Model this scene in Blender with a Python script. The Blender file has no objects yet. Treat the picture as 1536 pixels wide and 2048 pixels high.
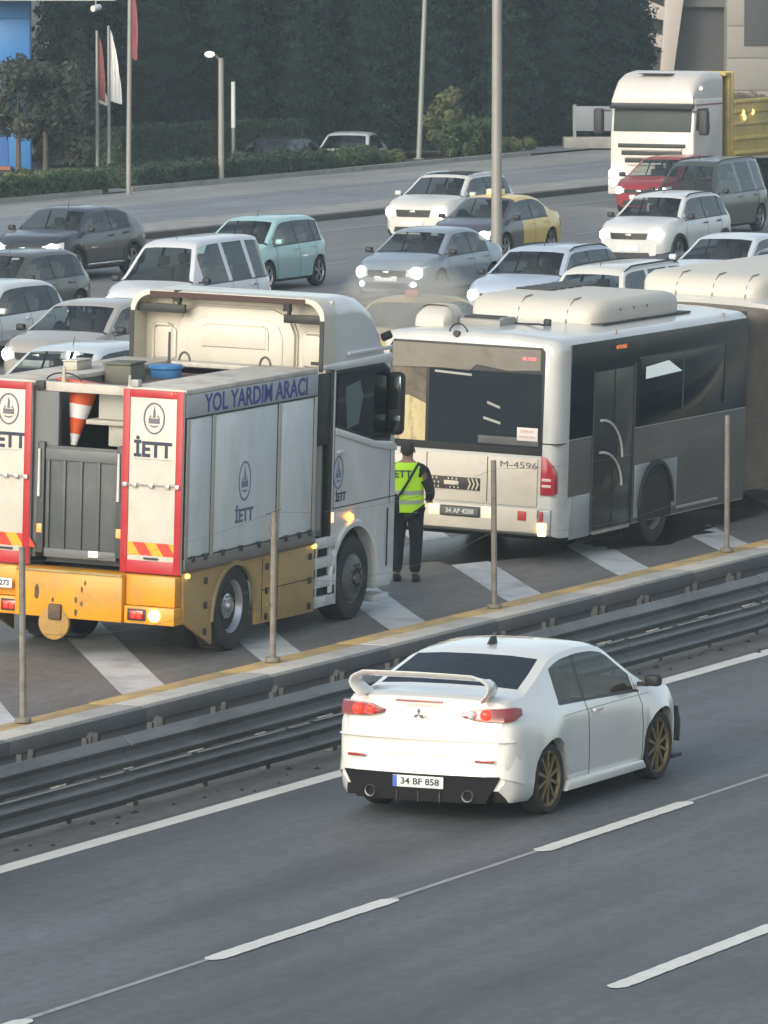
import bpy, bmesh, math, random
from mathutils import Vector, Matrix
import numpy as np
random.seed(7); rng = np.random.default_rng(7)
R = math.radians
S = bpy.context.scene
COL = S.collection

# ------------------------------------------------------------------ camera
PITCH, HEAD, CAMH = 0.095397, R(25.2), 8.65
cam_d = bpy.data.cameras.new('camera'); cam = bpy.data.objects.new('camera', cam_d); COL.objects.link(cam)
cam.location = (0, 0, CAMH); cam.rotation_euler = (math.pi/2-PITCH, 0, HEAD-math.pi/2)
cam_d.sensor_width = 36; cam_d.lens = 228.5; cam_d.clip_start = 1; cam_d.clip_end = 3000
S.camera = cam
# ------------------------------------------------------------------ sky, sun, exposure
SUN_EL, SUN_AZ = 24.0, 172.0          # azimuth measured counter-clockwise from +X (light arrives along the road from behind left)
w = bpy.data.worlds.new("World"); S.world = w; w.use_nodes = True
wn, wl = w.node_tree.nodes, w.node_tree.links
sky = wn.new('ShaderNodeTexSky'); sky.sky_type = 'NISHITA'; sky.sun_disc = False
sky.sun_elevation = R(SUN_EL); sky.sun_rotation = R(90-SUN_AZ)
sky.air_density = 1.0; sky.dust_density = 3.0; sky.ozone_density = 1.2
wn['Background'].inputs['Strength'].default_value = 0.15
hs = wn.new('ShaderNodeHueSaturation'); hs.inputs['Saturation'].default_value = .60   # overcast: greyer than a clear sky
wl.new(sky.outputs[0], hs.inputs['Color'])
tn = wn.new('ShaderNodeMix'); tn.data_type = 'RGBA'; tn.blend_type = 'MULTIPLY'; tn.inputs[0].default_value = 1; tn.inputs[7].default_value = (.985, 1.015, .975, 1)
wl.new(hs.outputs[0], tn.inputs[6]); wl.new(tn.outputs[2], wn['Background'].inputs['Color'])
sl = bpy.data.lights.new('sun', 'SUN'); sl.energy = 0.5; sl.angle = R(35); sl.color = (1, .86, .70)
so = bpy.data.objects.new('sun', sl); COL.objects.link(so); so.location = (0, 0, 60)
sd = Vector((math.cos(R(SUN_EL))*math.cos(R(SUN_AZ)), math.cos(R(SUN_EL))*math.sin(R(SUN_AZ)), math.sin(R(SUN_EL))))
so.rotation_euler = sd.to_track_quat('Z', 'Y').to_euler()
vs = S.view_settings; vs.view_transform = 'Standard'; vs.look = 'None'; vs.gamma = 1; vs.exposure = 0.76
vs.use_curve_mapping = False
S.cycles.max_bounces = 6; S.cycles.transparent_max_bounces = 12; S.cycles.caustics_reflective = False
S.cycles.volume_step_rate = 4
# ------------------------------------------------------------------ materials
MC = {}
def mat(name, col=(.5,.5,.5), rough=.5, metal=0, coat=0, var=0.0, vscale=3.0, emit=None, es=1.0, spec=.5, bump=0, bscale=40, dirt=None, dscale=2.0, damt=.4, back=None, stretch=None):
    if name in MC: return MC[name]
    m = bpy.data.materials.new(name); m.use_nodes = True; n, l = m.node_tree.nodes, m.node_tree.links
    b = n['Principled BSDF']
    b.inputs['Base Color'].default_value = (*col, 1); b.inputs['Roughness'].default_value = rough
    b.inputs['Metallic'].default_value = metal; b.inputs['Coat Weight'].default_value = coat
    b.inputs['Coat Roughness'].default_value = .06; b.inputs['Specular IOR Level'].default_value = spec
    tc = n.new('ShaderNodeTexCoord'); mp = n.new('ShaderNodeMapping'); l.new(tc.outputs['Object'], mp.inputs[0])
    if stretch: mp.inputs['Scale'].default_value = stretch
    src = None
    if var or dirt:
        nz = n.new('ShaderNodeTexNoise'); nz.inputs['Scale'].default_value = vscale; nz.inputs['Detail'].default_value = 6; nz.inputs['Roughness'].default_value = .65
        l.new(mp.outputs[0], nz.inputs['Vector'])
        mx = n.new('ShaderNodeMix'); mx.data_type = 'RGBA'
        mx.inputs[6].default_value = (*[c*(1-var) for c in col], 1); mx.inputs[7].default_value = (*[min(1, c*(1+var)) for c in col], 1)
        rp = n.new('ShaderNodeMapRange'); rp.inputs[1].default_value = .3; rp.inputs[2].default_value = .7
        l.new(nz.outputs[0], rp.inputs[0]); l.new(rp.outputs[0], mx.inputs[0]); src = mx.outputs[2]
        if dirt:
            n2 = n.new('ShaderNodeTexNoise'); n2.inputs['Scale'].default_value = dscale; n2.inputs['Detail'].default_value = 8; n2.inputs['Roughness'].default_value = .7
            l.new(mp.outputs[0], n2.inputs['Vector'])
            r2 = n.new('ShaderNodeMapRange'); r2.inputs[1].default_value = .48; r2.inputs[2].default_value = .68; r2.inputs[4].default_value = damt
            l.new(n2.outputs[0], r2.inputs[0])
            m2 = n.new('ShaderNodeMix'); m2.data_type = 'RGBA'; l.new(src, m2.inputs[6]); m2.inputs[7].default_value = (*dirt, 1)
            l.new(r2.outputs[0], m2.inputs[0]); src = m2.outputs[2]
    if back is not None:
        g = n.new('ShaderNodeNewGeometry'); m3 = n.new('ShaderNodeMix'); m3.data_type = 'RGBA'
        if src: l.new(src, m3.inputs[6])
        else: m3.inputs[6].default_value = (*col, 1)
        m3.inputs[7].default_value = (*back, 1); l.new(g.outputs['Backfacing'], m3.inputs[0]); src = m3.outputs[2]
    if src: l.new(src, b.inputs['Base Color'])
    if bump:
        n4 = n.new('ShaderNodeTexNoise'); n4.inputs['Scale'].default_value = bscale; n4.inputs['Detail'].default_value = 4
        l.new(mp.outputs[0], n4.inputs['Vector'])
        bp = n.new('ShaderNodeBump'); bp.inputs['Strength'].default_value = bump; bp.inputs['Distance'].default_value = .02
        l.new(n4.outputs[0], bp.inputs['Height']); l.new(bp.outputs[0], b.inputs['Normal'])
    if emit:
        b.inputs['Emission Color'].default_value = (*emit, 1); b.inputs['Emission Strength'].default_value = es
    MC[name] = m; return m
def glassmat(name, tint=(.55,.60,.60), t=.80, rough=.03, ior=1.5):
    """car glass: dark tint you can look through plus a clear reflection"""
    if name in MC: return MC[name]
    m = bpy.data.materials.new(name); m.use_nodes = True; n, l = m.node_tree.nodes, m.node_tree.links
    n.remove(n['Principled BSDF']); out = n['Material Output']
    tr = n.new('ShaderNodeBsdfTransparent'); tr.inputs[0].default_value = (*tint, 1)
    df = n.new('ShaderNodeBsdfDiffuse'); df.inputs[0].default_value = (.016, .020, .024, 1)
    m1 = n.new('ShaderNodeMixShader'); m1.inputs[0].default_value = t; l.new(df.outputs[0], m1.inputs[1]); l.new(tr.outputs[0], m1.inputs[2])
    gl = n.new('ShaderNodeBsdfGlossy'); gl.inputs['Roughness'].default_value = rough; gl.inputs[0].default_value = (.9, .95, 1, 1)
    fr = n.new('ShaderNodeFresnel'); fr.inputs[0].default_value = ior
    gg = n.new('ShaderNodeNewGeometry'); iv = n.new('ShaderNodeMath'); iv.operation = 'SUBTRACT'; iv.inputs[0].default_value = 1; l.new(gg.outputs['Backfacing'], iv.inputs[1])
    fm = n.new('ShaderNodeMath'); fm.operation = 'MULTIPLY'; l.new(fr.outputs[0], fm.inputs[0]); l.new(iv.outputs[0], fm.inputs[1])   # pane: no internal reflection on the way out
    m2 = n.new('ShaderNodeMixShader'); l.new(fm.outputs[0], m2.inputs[0]); l.new(m1.outputs[0], m2.inputs[1]); l.new(gl.outputs[0], m2.inputs[2])
    l.new(m2.outputs[0], out.inputs[0]); MC[name] = m; return m
def paint(name, c, dirt=.12):
    return mat('paint_'+name, c, .34, 0, .55, var=.04, vscale=1.5, dirt=tuple(x*.62+.03 for x in c), dscale=1.2, damt=dirt*2.2, back=(.03,.03,.032))
BLACK = mat('black_plastic', (.022,.023,.025), .55, var=.2)
RUBBER = mat('tyre_rubber', (.028,.028,.03), .85, var=.25, vscale=8)
UNDER = mat('underbody', (.016,.016,.017), .9)
CHROME = mat('bright_metal', (.6,.6,.6), .22, 1)
ALLOY = mat('alloy', (.42,.43,.45), .35, .8, var=.1)
STEEL = mat('galvanised_steel', (.17,.178,.182), .6, .25, var=.18, vscale=2.2, dirt=(.07,.068,.065), dscale=3, damt=.7, stretch=(.25,1,1))
GLASS = glassmat('car_glass'); GLASSD = glassmat('privacy_glass', (.08,.09,.10), .4, ior=1.4)
GLASSV = glassmat('side_glass', (.80,.83,.80), .94, ior=1.36)
LAMP = mat('lamp_lit', (.9,.9,.85), .2, emit=(1,.97,.88), es=9)
LAMPD = mat('lamp_lens', (.55,.58,.6), .1, coat=.6)
REDL = mat('red_lens', (.28,.012,.014), .15, coat=.8)
REDLIT = mat('red_lamp_lit', (.5,.02,.02), .2, emit=(1,.02,.008), es=2.4)
AMBER = mat('amber_lamp_lit', (.8,.35,.05), .2, emit=(1,.42,.05), es=4)
PLATE = mat('plate_white', (.72,.74,.76), .5)
INK = mat('plate_ink', (.02,.02,.025), .6)
BLUEP = mat('plate_blue', (.05,.12,.5), .5)
SEAT = mat('seat_fabric', (.13,.125,.12), .9, var=.2)

# ------------------------------------------------------------------ mesh builder
class M:
    def __init__(s): s.v=[]; s.f=[]; s.m=[]
    def add(s, vs_, fs, mi=0):
        o=len(s.v); s.v += [tuple(v) for v in vs_]
        for f in fs: s.f.append(tuple(o+i for i in f)); s.m.append(mi)
        return s
    def box(s, x0,x1,y0,y1,z0,z1, mi=0):
        vs_=[(x,y,z) for x in (x0,x1) for y in (y0,y1) for z in (z0,z1)]
        return s.add(vs_, [(0,1,3,2),(4,6,7,5),(0,4,5,1),(2,3,7,6),(0,2,6,4),(1,5,7,3)], mi)
    def obox(s, c, ax, ay, az, mi=0):
        c,ax,ay,az=map(Vector,(c,ax,ay,az))
        vs_=[c+ax*i+ay*j+az*k for i in (-1,1) for j in (-1,1) for k in (-1,1)]
        return s.add(vs_, [(0,1,3,2),(4,6,7,5),(0,4,5,1),(2,3,7,6),(0,2,6,4),(1,5,7,3)], mi)
    def prism(s, poly, axis, a0, a1, mi=0):
        n=len(poly)
        def P(p,a):
            return {'x':(a,p[0],p[1]),'y':(p[0],a,p[1]),'z':(p[0],p[1],a)}[axis]
        vs_=[P(p,a0) for p in poly]+[P(p,a1) for p in poly]
        fs=[tuple(range(n))[::-1], tuple(range(n,2*n))]+[(i,(i+1)%n,(i+1)%n+n,i+n) for i in range(n)]
        return s.add(vs_, fs, mi)
    def cyl(s, p0,p1,r0,r1=None,n=12,mi=0,caps=True):
        r1=r0 if r1 is None else r1; p0,p1=Vector(p0),Vector(p1); d=(p1-p0).normalized()
        a=d.orthogonal().normalized(); b=d.cross(a); vs_=[]
        for p,r in ((p0,r0),(p1,r1)):
            for i in range(n):
                t=2*math.pi*i/n; vs_.append(p+a*math.cos(t)*r+b*math.sin(t)*r)
        fs=[(i,(i+1)%n,(i+1)%n+n,i+n) for i in range(n)]
        if caps: fs+=[tuple(range(n))[::-1],tuple(range(n,2*n))]
        return s.add(vs_,fs,mi)
    def tube(s, path, r, n=8, mi=0):
        for a,b in zip(path[:-1],path[1:]): s.cyl(a,b,r,r,n,mi)
        return s
    def lathe(s, prof, c, axis='y', n=28, mi=0):
        vs_=[];k=len(prof)
        for i in range(n):
            t=2*math.pi*i/n
            for r,h in prof:
                p={'y':(c[0]+r*math.cos(t),c[1]+h,c[2]+r*math.sin(t)),'z':(c[0]+r*math.cos(t),c[1]+r*math.sin(t),c[2]+h),'x':(c[0]+h,c[1]+r*math.cos(t),c[2]+r*math.sin(t))}[axis]
                vs_.append(p)
        fs=[(i*k+j,((i+1)%n)*k+j,((i+1)%n)*k+j+1,i*k+j+1) for i in range(n) for j in range(k-1)]
        return s.add(vs_,fs,mi)
    def grid(s, rows, mi=0, closed=False):
        nr=len(rows); nc=len(rows[0]); vs_=[p for r in rows for p in r]
        fs=[(i*nc+j,(i+1)*nc+j,(i+1)*nc+(j+1)%nc,i*nc+(j+1)%nc) for i in range(nr-1) for j in range(nc if closed else nc-1)]
        return s.add(vs_,fs,mi)
    def loft(s, rings, mi=0, caps=True):
        s.grid(rings,mi,True); n=len(rings[0]); o=len(s.v)-n*len(rings)
        if caps:
            s.f.append(tuple(o+i for i in range(n))[::-1]); s.m.append(mi)
            s.f.append(tuple(len(s.v)-n+i for i in range(n))); s.m.append(mi)
        return s
    def build(s, name, mats, parent=None, bev=0, smooth=32, xf=None, seg=2, fixn=True):
        me=bpy.data.meshes.new(name)
        v=[xf(p) for p in s.v] if xf else s.v
        me.from_pydata([tuple(p) for p in v],[],s.f); 
        mats=mats if isinstance(mats,(list,tuple)) else [mats]
        for m_ in mats: me.materials.append(m_)
        me.polygons.foreach_set('material_index', s.m)
        if bev or fixn:
            bm=bmesh.new(); bm.from_mesh(me)
            if fixn: bmesh.ops.recalc_face_normals(bm, faces=bm.faces)
            if bev: bmesh.ops.bevel(bm, geom=[e for e in bm.edges if len(e.link_faces)==2 and e.calc_face_angle(0)>.6], offset=bev, segments=seg, profile=.5, affect='EDGES', clamp_overlap=True)
            bm.to_mesh(me); bm.free()
        if smooth:
            me.polygons.foreach_set('use_smooth',[True]*len(me.polygons)); me.set_sharp_from_angle(angle=R(smooth))
        me.update()
        o=bpy.data.objects.new(name,me); COL.objects.link(o)
        if parent is not None: o.parent=parent
        return o
def xbar(q,x0,x1,yb,yt,z0,z1,n=14):
    rings=[]
    for k in range(n+1):
        t=-1+2*k/n; rings.append([(x0,t*yb,z0),(x1,t*yb,z0),(x1,t*yt,z1),(x0,t*yt,z1)])
    return q.loft(rings)
def tag(o, label=None, cat=None, group=None, kind=None):
    if label: o['label']=label
    if cat: o['category']=cat
    if group: o['group']=group
    if kind: o['kind']=kind
    return o
def thing(name, label, cat, loc=(0,0,0), rz=0, group=None, roll=0):
    o=bpy.data.objects.new(name,None); COL.objects.link(o); o.empty_display_size=.3
    o.location=loc; o.rotation_euler=(Matrix.Rotation(R(rz),3,'Z') @ Matrix.Rotation(R(roll),3,'X')).to_euler()
    return tag(o,label,cat,group)
def copy_tree(o, parent=None):
    c=o.copy(); COL.objects.link(c)
    if parent is not None: c.parent=parent
    for ch in list(o.children): copy_tree(ch,c)
    return c
def text(s, size, m, parent, origin, right, up, name='lettering', off=0.0, align='CENTER', sx=1.0, depth=.002, width=None):
    cu=bpy.data.curves.new(name,'FONT'); cu.body=s; cu.size=size; cu.offset=off; cu.extrude=depth; cu.align_x=align; cu.align_y='CENTER'; cu.resolution_u=3
    t=bpy.data.objects.new(name,cu); COL.objects.link(t)
    me=bpy.data.meshes.new_from_object(t.evaluated_get(bpy.context.evaluated_depsgraph_get())) ; bpy.data.objects.remove(t)
    if width:
        xs_=[v.co.x for v in me.vertices]; sx=width/(max(xs_)-min(xs_))
    r_,u_=Vector(right).normalized(),Vector(up).normalized(); nn=r_.cross(u_)
    mt=Matrix(((r_.x*sx,u_.x,nn.x,origin[0]),(r_.y*sx,u_.y,nn.y,origin[1]),(r_.z*sx,u_.z,nn.z,origin[2]),(0,0,0,1)))
    me.transform(mt); me.materials.clear(); me.materials.append(m)
    o=bpy.data.objects.new(name,me); COL.objects.link(o); o.parent=parent; return o
def gz(y): return 0.0 if y<32.5 else min(.135,.03*(y-32.5))
# ------------------------------------------------------------------ ground
def asphalt(name, c, tint=(1,1,1), lanes=None, dirty=.5):
    m = bpy.data.materials.new(name); m.use_nodes = True; n, l = m.node_tree.nodes, m.node_tree.links
    b = n['Principled BSDF']; tc = n.new('ShaderNodeTexCoord')
    def noise(sc, det, mapping=(1,1,1), rough=.6):
        mp = n.new('ShaderNodeMapping'); mp.inputs['Scale'].default_value = mapping; l.new(tc.outputs['Object'], mp.inputs[0])
        z = n.new('ShaderNodeTexNoise'); z.inputs['Scale'].default_value = sc; z.inputs['Detail'].default_value = det; z.inputs['Roughness'].default_value = rough
        l.new(mp.outputs[0], z.inputs['Vector']); return z.outputs[0]
    def rng_(x, a, b_, c_, d): 
        r = n.new('ShaderNodeMapRange'); r.inputs[1].default_value=a; r.inputs[2].default_value=b_; r.inputs[3].default_value=c_; r.inputs[4].default_value=d; l.new(x, r.inputs[0]); return r.outputs[0]
    def mul(a, b_):
        q = n.new('ShaderNodeMath'); q.operation='MULTIPLY'; l.new(a,q.inputs[0]); l.new(b_,q.inputs[1]); return q.outputs[0]
    f1 = rng_(noise(.22, 6), .3, .7, .84, 1.16)          # broad patches
    f2 = rng_(noise(.5, 5, (.12, 1.6, 1)), .3, .7, 1-.22*dirty, 1+.20*dirty)   # wheel-track streaks along the road
    f3 = rng_(noise(9, 7, (.8,1,1), 1.0), .30, .70, .60, 1.44)      # aggregate
    f4 = rng_(noise(6, 5, (1,1,1), .75), .35, .75, .95, 1.10)
    f5 = rng_(noise(6.0, 8, (.6,1,1), .9), .34, .66, .72, 1.32)       # mottling
    f = mul(mul(mul(f1,f2),mul(f3,f4)),f5)
    mx = n.new('ShaderNodeMix'); mx.data_type='RGBA'; mx.blend_type='MULTIPLY'; mx.inputs[0].default_value=1
    mx.inputs[6].default_value=(c*tint[0],c*tint[1],c*tint[2],1)
    cc = n.new('ShaderNodeCombineColor'); [l.new(f, cc.inputs[i]) for i in range(3)]
    l.new(cc.outputs[0], mx.inputs[7]); l.new(mx.outputs[2], b.inputs['Base Color'])
    b.inputs['Roughness'].default_value=.62
    l.new(rng_(f3,.6,1.4,.52,.80), b.inputs['Roughness'])
    bp = n.new('ShaderNodeBump'); bp.inputs['Strength'].default_value=.25; bp.inputs['Distance'].default_value=.01
    l.new(noise(60,2), bp.inputs['Height']); l.new(bp.outputs[0], b.inputs['Normal'])
    return m
def sheet(name, x0,x1, ys, zf, m, kind='structure', nx=2):
    q=M(); q.grid([[(x0+(x1-x0)*i/(nx-1), y, zf(y)) for y in ys] for i in range(nx)])
    o=q.build(name,m,smooth=0,fixn=False); return tag(o,kind=kind)
ASP1=asphalt('asphalt_main',.094,(.93,1.0,1.09),dirty=1.8)
ASPS=asphalt('asphalt_shoulder',.12,(1,.99,.96),dirty=2.0)
ASP2=asphalt('asphalt_bus_lane',.13,(1.02,1.0,.98),dirty=1.0)
ASP3=asphalt('asphalt_queue',.15,(1.0,1.0,1.0),dirty=.8)
ASP4=asphalt('asphalt_service',.20,(.95,1.0,1.08),dirty=1.2)
PAVE=asphalt('paving_concrete',.26,(1,.99,.96),dirty=.8)
SOIL=asphalt('soil',.045,(1.1,1.0,.75),dirty=.5)
DARKG=asphalt('median_dirt_shade',.010,(1,1,1),dirty=1.5)  # dirty floor, blackened to paint in the shade between rail and kerb
def worn(name, col, wear, sc=3.0):
    """road paint with scuffed, partly missing film"""
    m=mat(name,col,.6,var=.10,vscale=2.5,dirt=(.16,.16,.165),dscale=sc,damt=wear); return m
WPAINT=worn('road_paint',(.66,.66,.62),.30,5); WHATCH=worn('hatch_paint',(.52,.54,.55),.55,1.3)
YPAINT=worn('kerb_yellow_paint',(.50,.35,.13),.65,2.2)
WFAINT=worn('worn_road_paint',(.30,.31,.32),.9,4)
sheet('ground',-900,1400,[-900,900],lambda y:-.06,SOIL)
sheet('road',-60,320,[-40,27.6],lambda y:0,ASP1)
sheet('road_shoulder',-60,320,[27.6,28.75],lambda y:0,ASPS)
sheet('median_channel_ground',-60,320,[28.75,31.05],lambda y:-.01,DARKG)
sheet('bus_lane_road',-60,320,[31.6,32.5,37,40,54.6,73.1],gz,ASP3)
sheet('bus_lane_surface',-60,320,[31.65,32.5,37,39.4],lambda y:gz(y)+.004,ASP2)
def wob(a,b,s): return [a+(b-a)*i/s for i in range(s+1)]
def marking(name,pts,m,z=.004,label=None,cat=None,group=None,parent=None):
    q=M(); q.add([(x,y,gz(y)+z) for x,y in pts],[tuple(range(len(pts)))]); o=q.build(name,m,smooth=0,fixn=False,parent=parent); return o
# painted markings on the near carriageway (edge line, two lane lines with fresh dashes over an old faint line)
q=M()
for y,hw,x0,x1 in ((27.38,.11,-60,320),): q.add([(x0,y-hw,.004),(x1,y-hw,.004),(x1,y+hw,.004),(x0,y+hw,.004)],[(0,1,2,3)])
tag(q.build('edge_line_marking',WPAINT,smooth=0,fixn=False),kind='structure')
q=M(); qf=M()
def dash(y,x0,x1,hw=.09):
    n=40; top=[];bot=[]
    for i in range(n+1):
        t=i/n; x=x0+(x1-x0)*t; e=.35 if i in(0,n) else 1
        top.append((x,y+hw*e+random.uniform(-.006,.006),.008)); bot.append((x,y-hw*e+random.uniform(-.006,.006),.008))
    q.grid([top,bot])
for k in range(-6,16):
    dash(23.5,46.6+6.62*k,50.15+6.62*k)
    dash(20.0,46.75+6.62*k,50.3+6.62*k)
    qf.add([(x,23.5+.03+dy,.004) for x,dy in ((50.1+6.62*k,-.035),(53.3+6.62*k,-.03),(53.3+6.62*k,.03),(50.1+6.62*k,.035))],[(0,1,2,3)])
tag(q.build('lane_line_marking',WPAINT,smooth=0,fixn=False),kind='structure')
tag(qf.build('old_lane_line_marking',WFAINT,smooth=0,fixn=False),kind='structure')
# diagonal hatching on the bus lane
q=M()
for k in range(-3,9):
    xa=59.25+3.4*k; 
    ys=[31.75,32.5,34,36.9]; 
    for a,b in zip(ys[:-1],ys[1:]):
        q.add([(xa+(y-32.45)*1.42+d,y,gz(y)+.008) for y,d in ((a,-.5),(a,.5),(b,.5),(b,-.5))],[(0,1,2,3)])
tag(q.build('hatching_marking',WHATCH,smooth=0,fixn=False),kind='structure')
q=M()
for y,hw in ((31.93,.07),(37.05,.07),(39.2,.07)):
    q.add([(x,yy,gz(yy)+.012) for x,yy in ((-60,y-hw),(320,y-hw),(320,y+hw),(-60,y+hw))],[(0,1,2,3)])
for y in (49.2,59.5,64.4):
    for k in range(20):
        x=60+8*k; q.add([(xx,yy,gz(yy)+.008) for xx,yy in ((x,y-.07),(x+3,y-.07),(x+3,y+.07),(x,y+.07))],[(0,1,2,3)])
q.add([(xx,yy,gz(yy)+.008) for xx,yy in ((0,70.6),(320,70.6),(320,70.75),(0,70.75))],[(0,1,2,3)])
tag(q.build('far_lane_marking',WFAINT,smooth=0,fixn=False),kind='structure')
# raised kerbs, service road and verge behind the queue
KERB=mat('kerb_concrete',(.30,.295,.28),.85,var=.15,vscale=1.2,dirt=(.12,.12,.115),dscale=1.5,damt=.5)
KERBD=mat('kerb_face',(.085,.083,.08),.9,var=.3,vscale=2)
q=M(); q.box(-60,320,73.0,73.3,.10,.28,1); q.box(-60,320,73.3,75.2,.10,.284,0); tag(q.build('service_road_kerb',[KERB,KERBD],smooth=0),kind='structure')
sheet('service_road',-60,320,[75.2,80.0],lambda y:.27,ASP4)
sheet('pavement',-60,320,[80.0,83.2],lambda y:.31 if y>80.0 else .27,PAVE)
q=M(); q.box(-60,158.6,83.2,83.4,.2,.44); q.box(160.4,187.7,83.2,83.4,.2,.44); tag(q.build('verge_kerb',KERB,smooth=0),kind='structure')
q=M()
for x0,x1,y0,y1 in ((-60,188,83.4,85.4),(-60,173,85.4,300),(173,187,90.6,300),(187,330,85.4,300)): q.add([(x0,y0,.33),(x1,y0,.33),(x1,y1,.33),(x0,y1,.33)],[(0,1,2,3)])
q.box(172.9,187.1,85.3,85.4,-.6,.325); q.box(172.9,187.1,90.6,90.7,-.6,.325); tag(q.build('verge_ground',SOIL,smooth=0,fixn=False),kind='structure')
sheet('parking_lot',173,187,[85.4,90.6],lambda y:-.28,ASP4)
sheet('far_road',188,330,[83.25,135],lambda y:.36,ASP4)
q=M(); q.add([(158.3,83.2,.345),(160.2,83.2,.345),(171.8,89.6,.345),(168.8,90.0,.345)],[(0,1,2,3)]); tag(q.build('garden_path',PAVE,smooth=0,fixn=False),kind='structure')

# ------------------------------------------------------------------ median: kerb, guardrail, posts with wires
YK=mat('kerb_ledge',(.50,.48,.44),.8,var=.2,vscale=2.0,dirt=(.15,.14,.12),dscale=2.0,damt=.6)
FACE=mat('kerb_wall_face',(.15,.15,.15),.8,var=.15,vscale=1.0,dirt=(.08,.08,.08),dscale=1.2,damt=.5)
root=thing('median_kerb','low concrete median kerb with a weathered yellow painted strip beside the bus lane','kerb',(0,0,0))
x=-30.0; k=0
me0=me1=me2=None
while x<180:
    L_=3.0-.012
    if k==0:
        a=M().box(0,L_,31.02,31.36,-.02,.16).build('ledge_block',YK,root,bev=.012); b=M().box(0,L_,31.364,31.66,-.02,.152).build('yellow_block',YPAINT,root,bev=.012)
        c=M().box(0,L_,30.985,31.016,-.03,.13).build('wall_panel',FACE,root,bev=.004)
        proto=(a,b,c)
    else:
        for o in proto:
            c=o.copy(); COL.objects.link(c); c.location=(x+0,random.uniform(-.004,.004),random.uniform(-.004,.004))
    if k==0:
        for o in proto: o.location=(x,0,0)
    x+=3.0; k+=1
def wprof(y0,z0,h,d,n=16,sgn=-1):
    """W-beam cross-section: two ridges towards the traffic"""
    return [(y0+sgn*d*(.5-.5*math.cos(4*math.pi*i/n)) , z0+h*i/n) for i in range(n+1)]
root=thing('guardrail','double height galvanised steel guardrail with two stacked ribbed beams beside the fast lane','guardrail',(0,0,0))
beams=[]
for nm,z0,h in (('upper_beam',.40,.31),('lower_beam',.055,.325)):
    pr=wprof(28.12,z0,h,.085); rows=[]
    for xx in (0,4.03): rows.append([(xx,y,z) for y,z in pr]+[(xx,y+.012,z) for y,z in reversed(pr)])
    q=M().loft(rows)
    b=q.build(nm,STEEL,root,smooth=50); beams.append(b)
    if nm=='upper_beam': 
        pass
lip=M(); lip.box(0,1.25,28.045,28.075,.383,.396); lip.box(1.42,3.3,28.045,28.075,.383,.396); lip.box(3.42,3.85,28.045,28.075,.383,.396)
beams.append(lip.build('joint_strip',mat('bright_strip',(.5,.5,.49),.5,.3,var=.3,vscale=3),root,smooth=0))
for o in beams: o.location=(-30,0,0)
post=M().box(-.05,.05,28.17,28.25,-.05,.66); post.build('post',STEEL,root,bev=.004); po=root.children[-1]
po=[c for c in root.children if c.name.startswith('post')][0]; po.location=(-30,0,0)
br=M(); br.prism([(28.25,.50),(28.40,.50),(28.46,.40),(28.40,.30),(28.25,.30)],'x',.12,.33)
bo=br.build('spacer_bracket',mat('bracket_steel',(.34,.35,.355),.5,.5,var=.2),root,bev=.004); bo.location=(-30,0,0)
b2=M().prism([(.06,.17),(.10,.17),(.11,.04),(.29,.03),(.30,.19),(.36,.19),(.36,-.02),(.06,-.02)],'y',30.25,30.31).build('anchor_bracket',mat('anchor_steel',(.05,.052,.052),.8,0,var=.3),root,bev=.004); b2.location=(-30,0,0)
b3=M().prism([(.60,-.02),(.63,.10),(.70,.15),(.74,-.02)],'y',30.5,30.56).build('anchor_lug',mat('anchor_steel',()),root,bev=.004); b3.location=(-30,0,0)
for k in range(1,50):
    for o in beams:
        c=o.copy(); COL.objects.link(c); c.location=(-30+4*k,random.uniform(-.006,.006),random.uniform(-.006,.006)); c.rotation_euler.x=0
for k in range(1,140):
    for o in ((po,bo,b2,b3) if k%3 else (po,bo,b2)):
        c=o.copy(); COL.objects.link(c); c.location=(-30+1.43*k+random.uniform(-.05,.05),0,random.uniform(-.01,.01))
RUST=mat('rusty_galvanised_post',(.22,.205,.185),.75,.2,var=.3,vscale=4,dirt=(.13,.09,.06),dscale=6,damt=.6)
PL=['leftmost rusty fence post on the median kerb behind the truck corner','second rusty fence post with forked top standing before the truck side','third rusty fence post standing before the bus rear','rightmost rusty fence post standing before the bus wheel area']
for i,(px,py,ph) in enumerate([(58.25,31.5,1.80),(64.05,31.5,1.66),(70.02,31.5,1.76),(77.32,31.5,1.76)]):
    t=thing('fence_post',PL[i],'fence post',(px,py,.16),0,'rusty wire fence posts on the median kerb')
    q=M(); q.cyl((0,0,0),(random.uniform(-.03,.03),random.uniform(-.03,.03),ph),.036,.033,10); q.build('tube',RUST,t)
    M().cyl((0,0,0),(0,0,.05),.09,.085,12).build('base_plate',RUST,t,bev=.004)
    if i==1:
        M().tube([(-.14,.02,ph-.02),(.16,-.02,ph+.02)],.010,6).build('cross_arm',RUST,t)
        M().tube([(-.02,0,ph-.32),(-.07,.02,ph-.14),(0,0,ph-.04)],.008,6).build('wire_tie',RUST,t)
        M().tube([(-.10,.02,ph-1.02),(.16,-.02,ph-.98)],.008,6).build('cross_arm',RUST,t)
WIRE=mat('old_wire',(.20,.19,.18),.7,.4)
for i,(h1,h2) in enumerate(((1.66,1.45),(.92,.80))):
    q=M(); 
    xs=[40,58.25,64.05,70.02,77.32,95]
    for a,b in zip(xs[:-1],xs[1:]):
        pts=[(a+(b-a)*t/8,31.5,.16+h1-(.16 if i==0 else .22)*4*(t/8)*(1-t/8)) for t in range(9)]
        q.tube(pts,.0022,4)
    tag(q.build('fence_wire',WIRE),['thin sagging top wire strung between the rusty fence posts','thin sagging lower wire strung between the rusty fence posts'][i],'wire')
q=M(); rd=random.Random(9)
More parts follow.
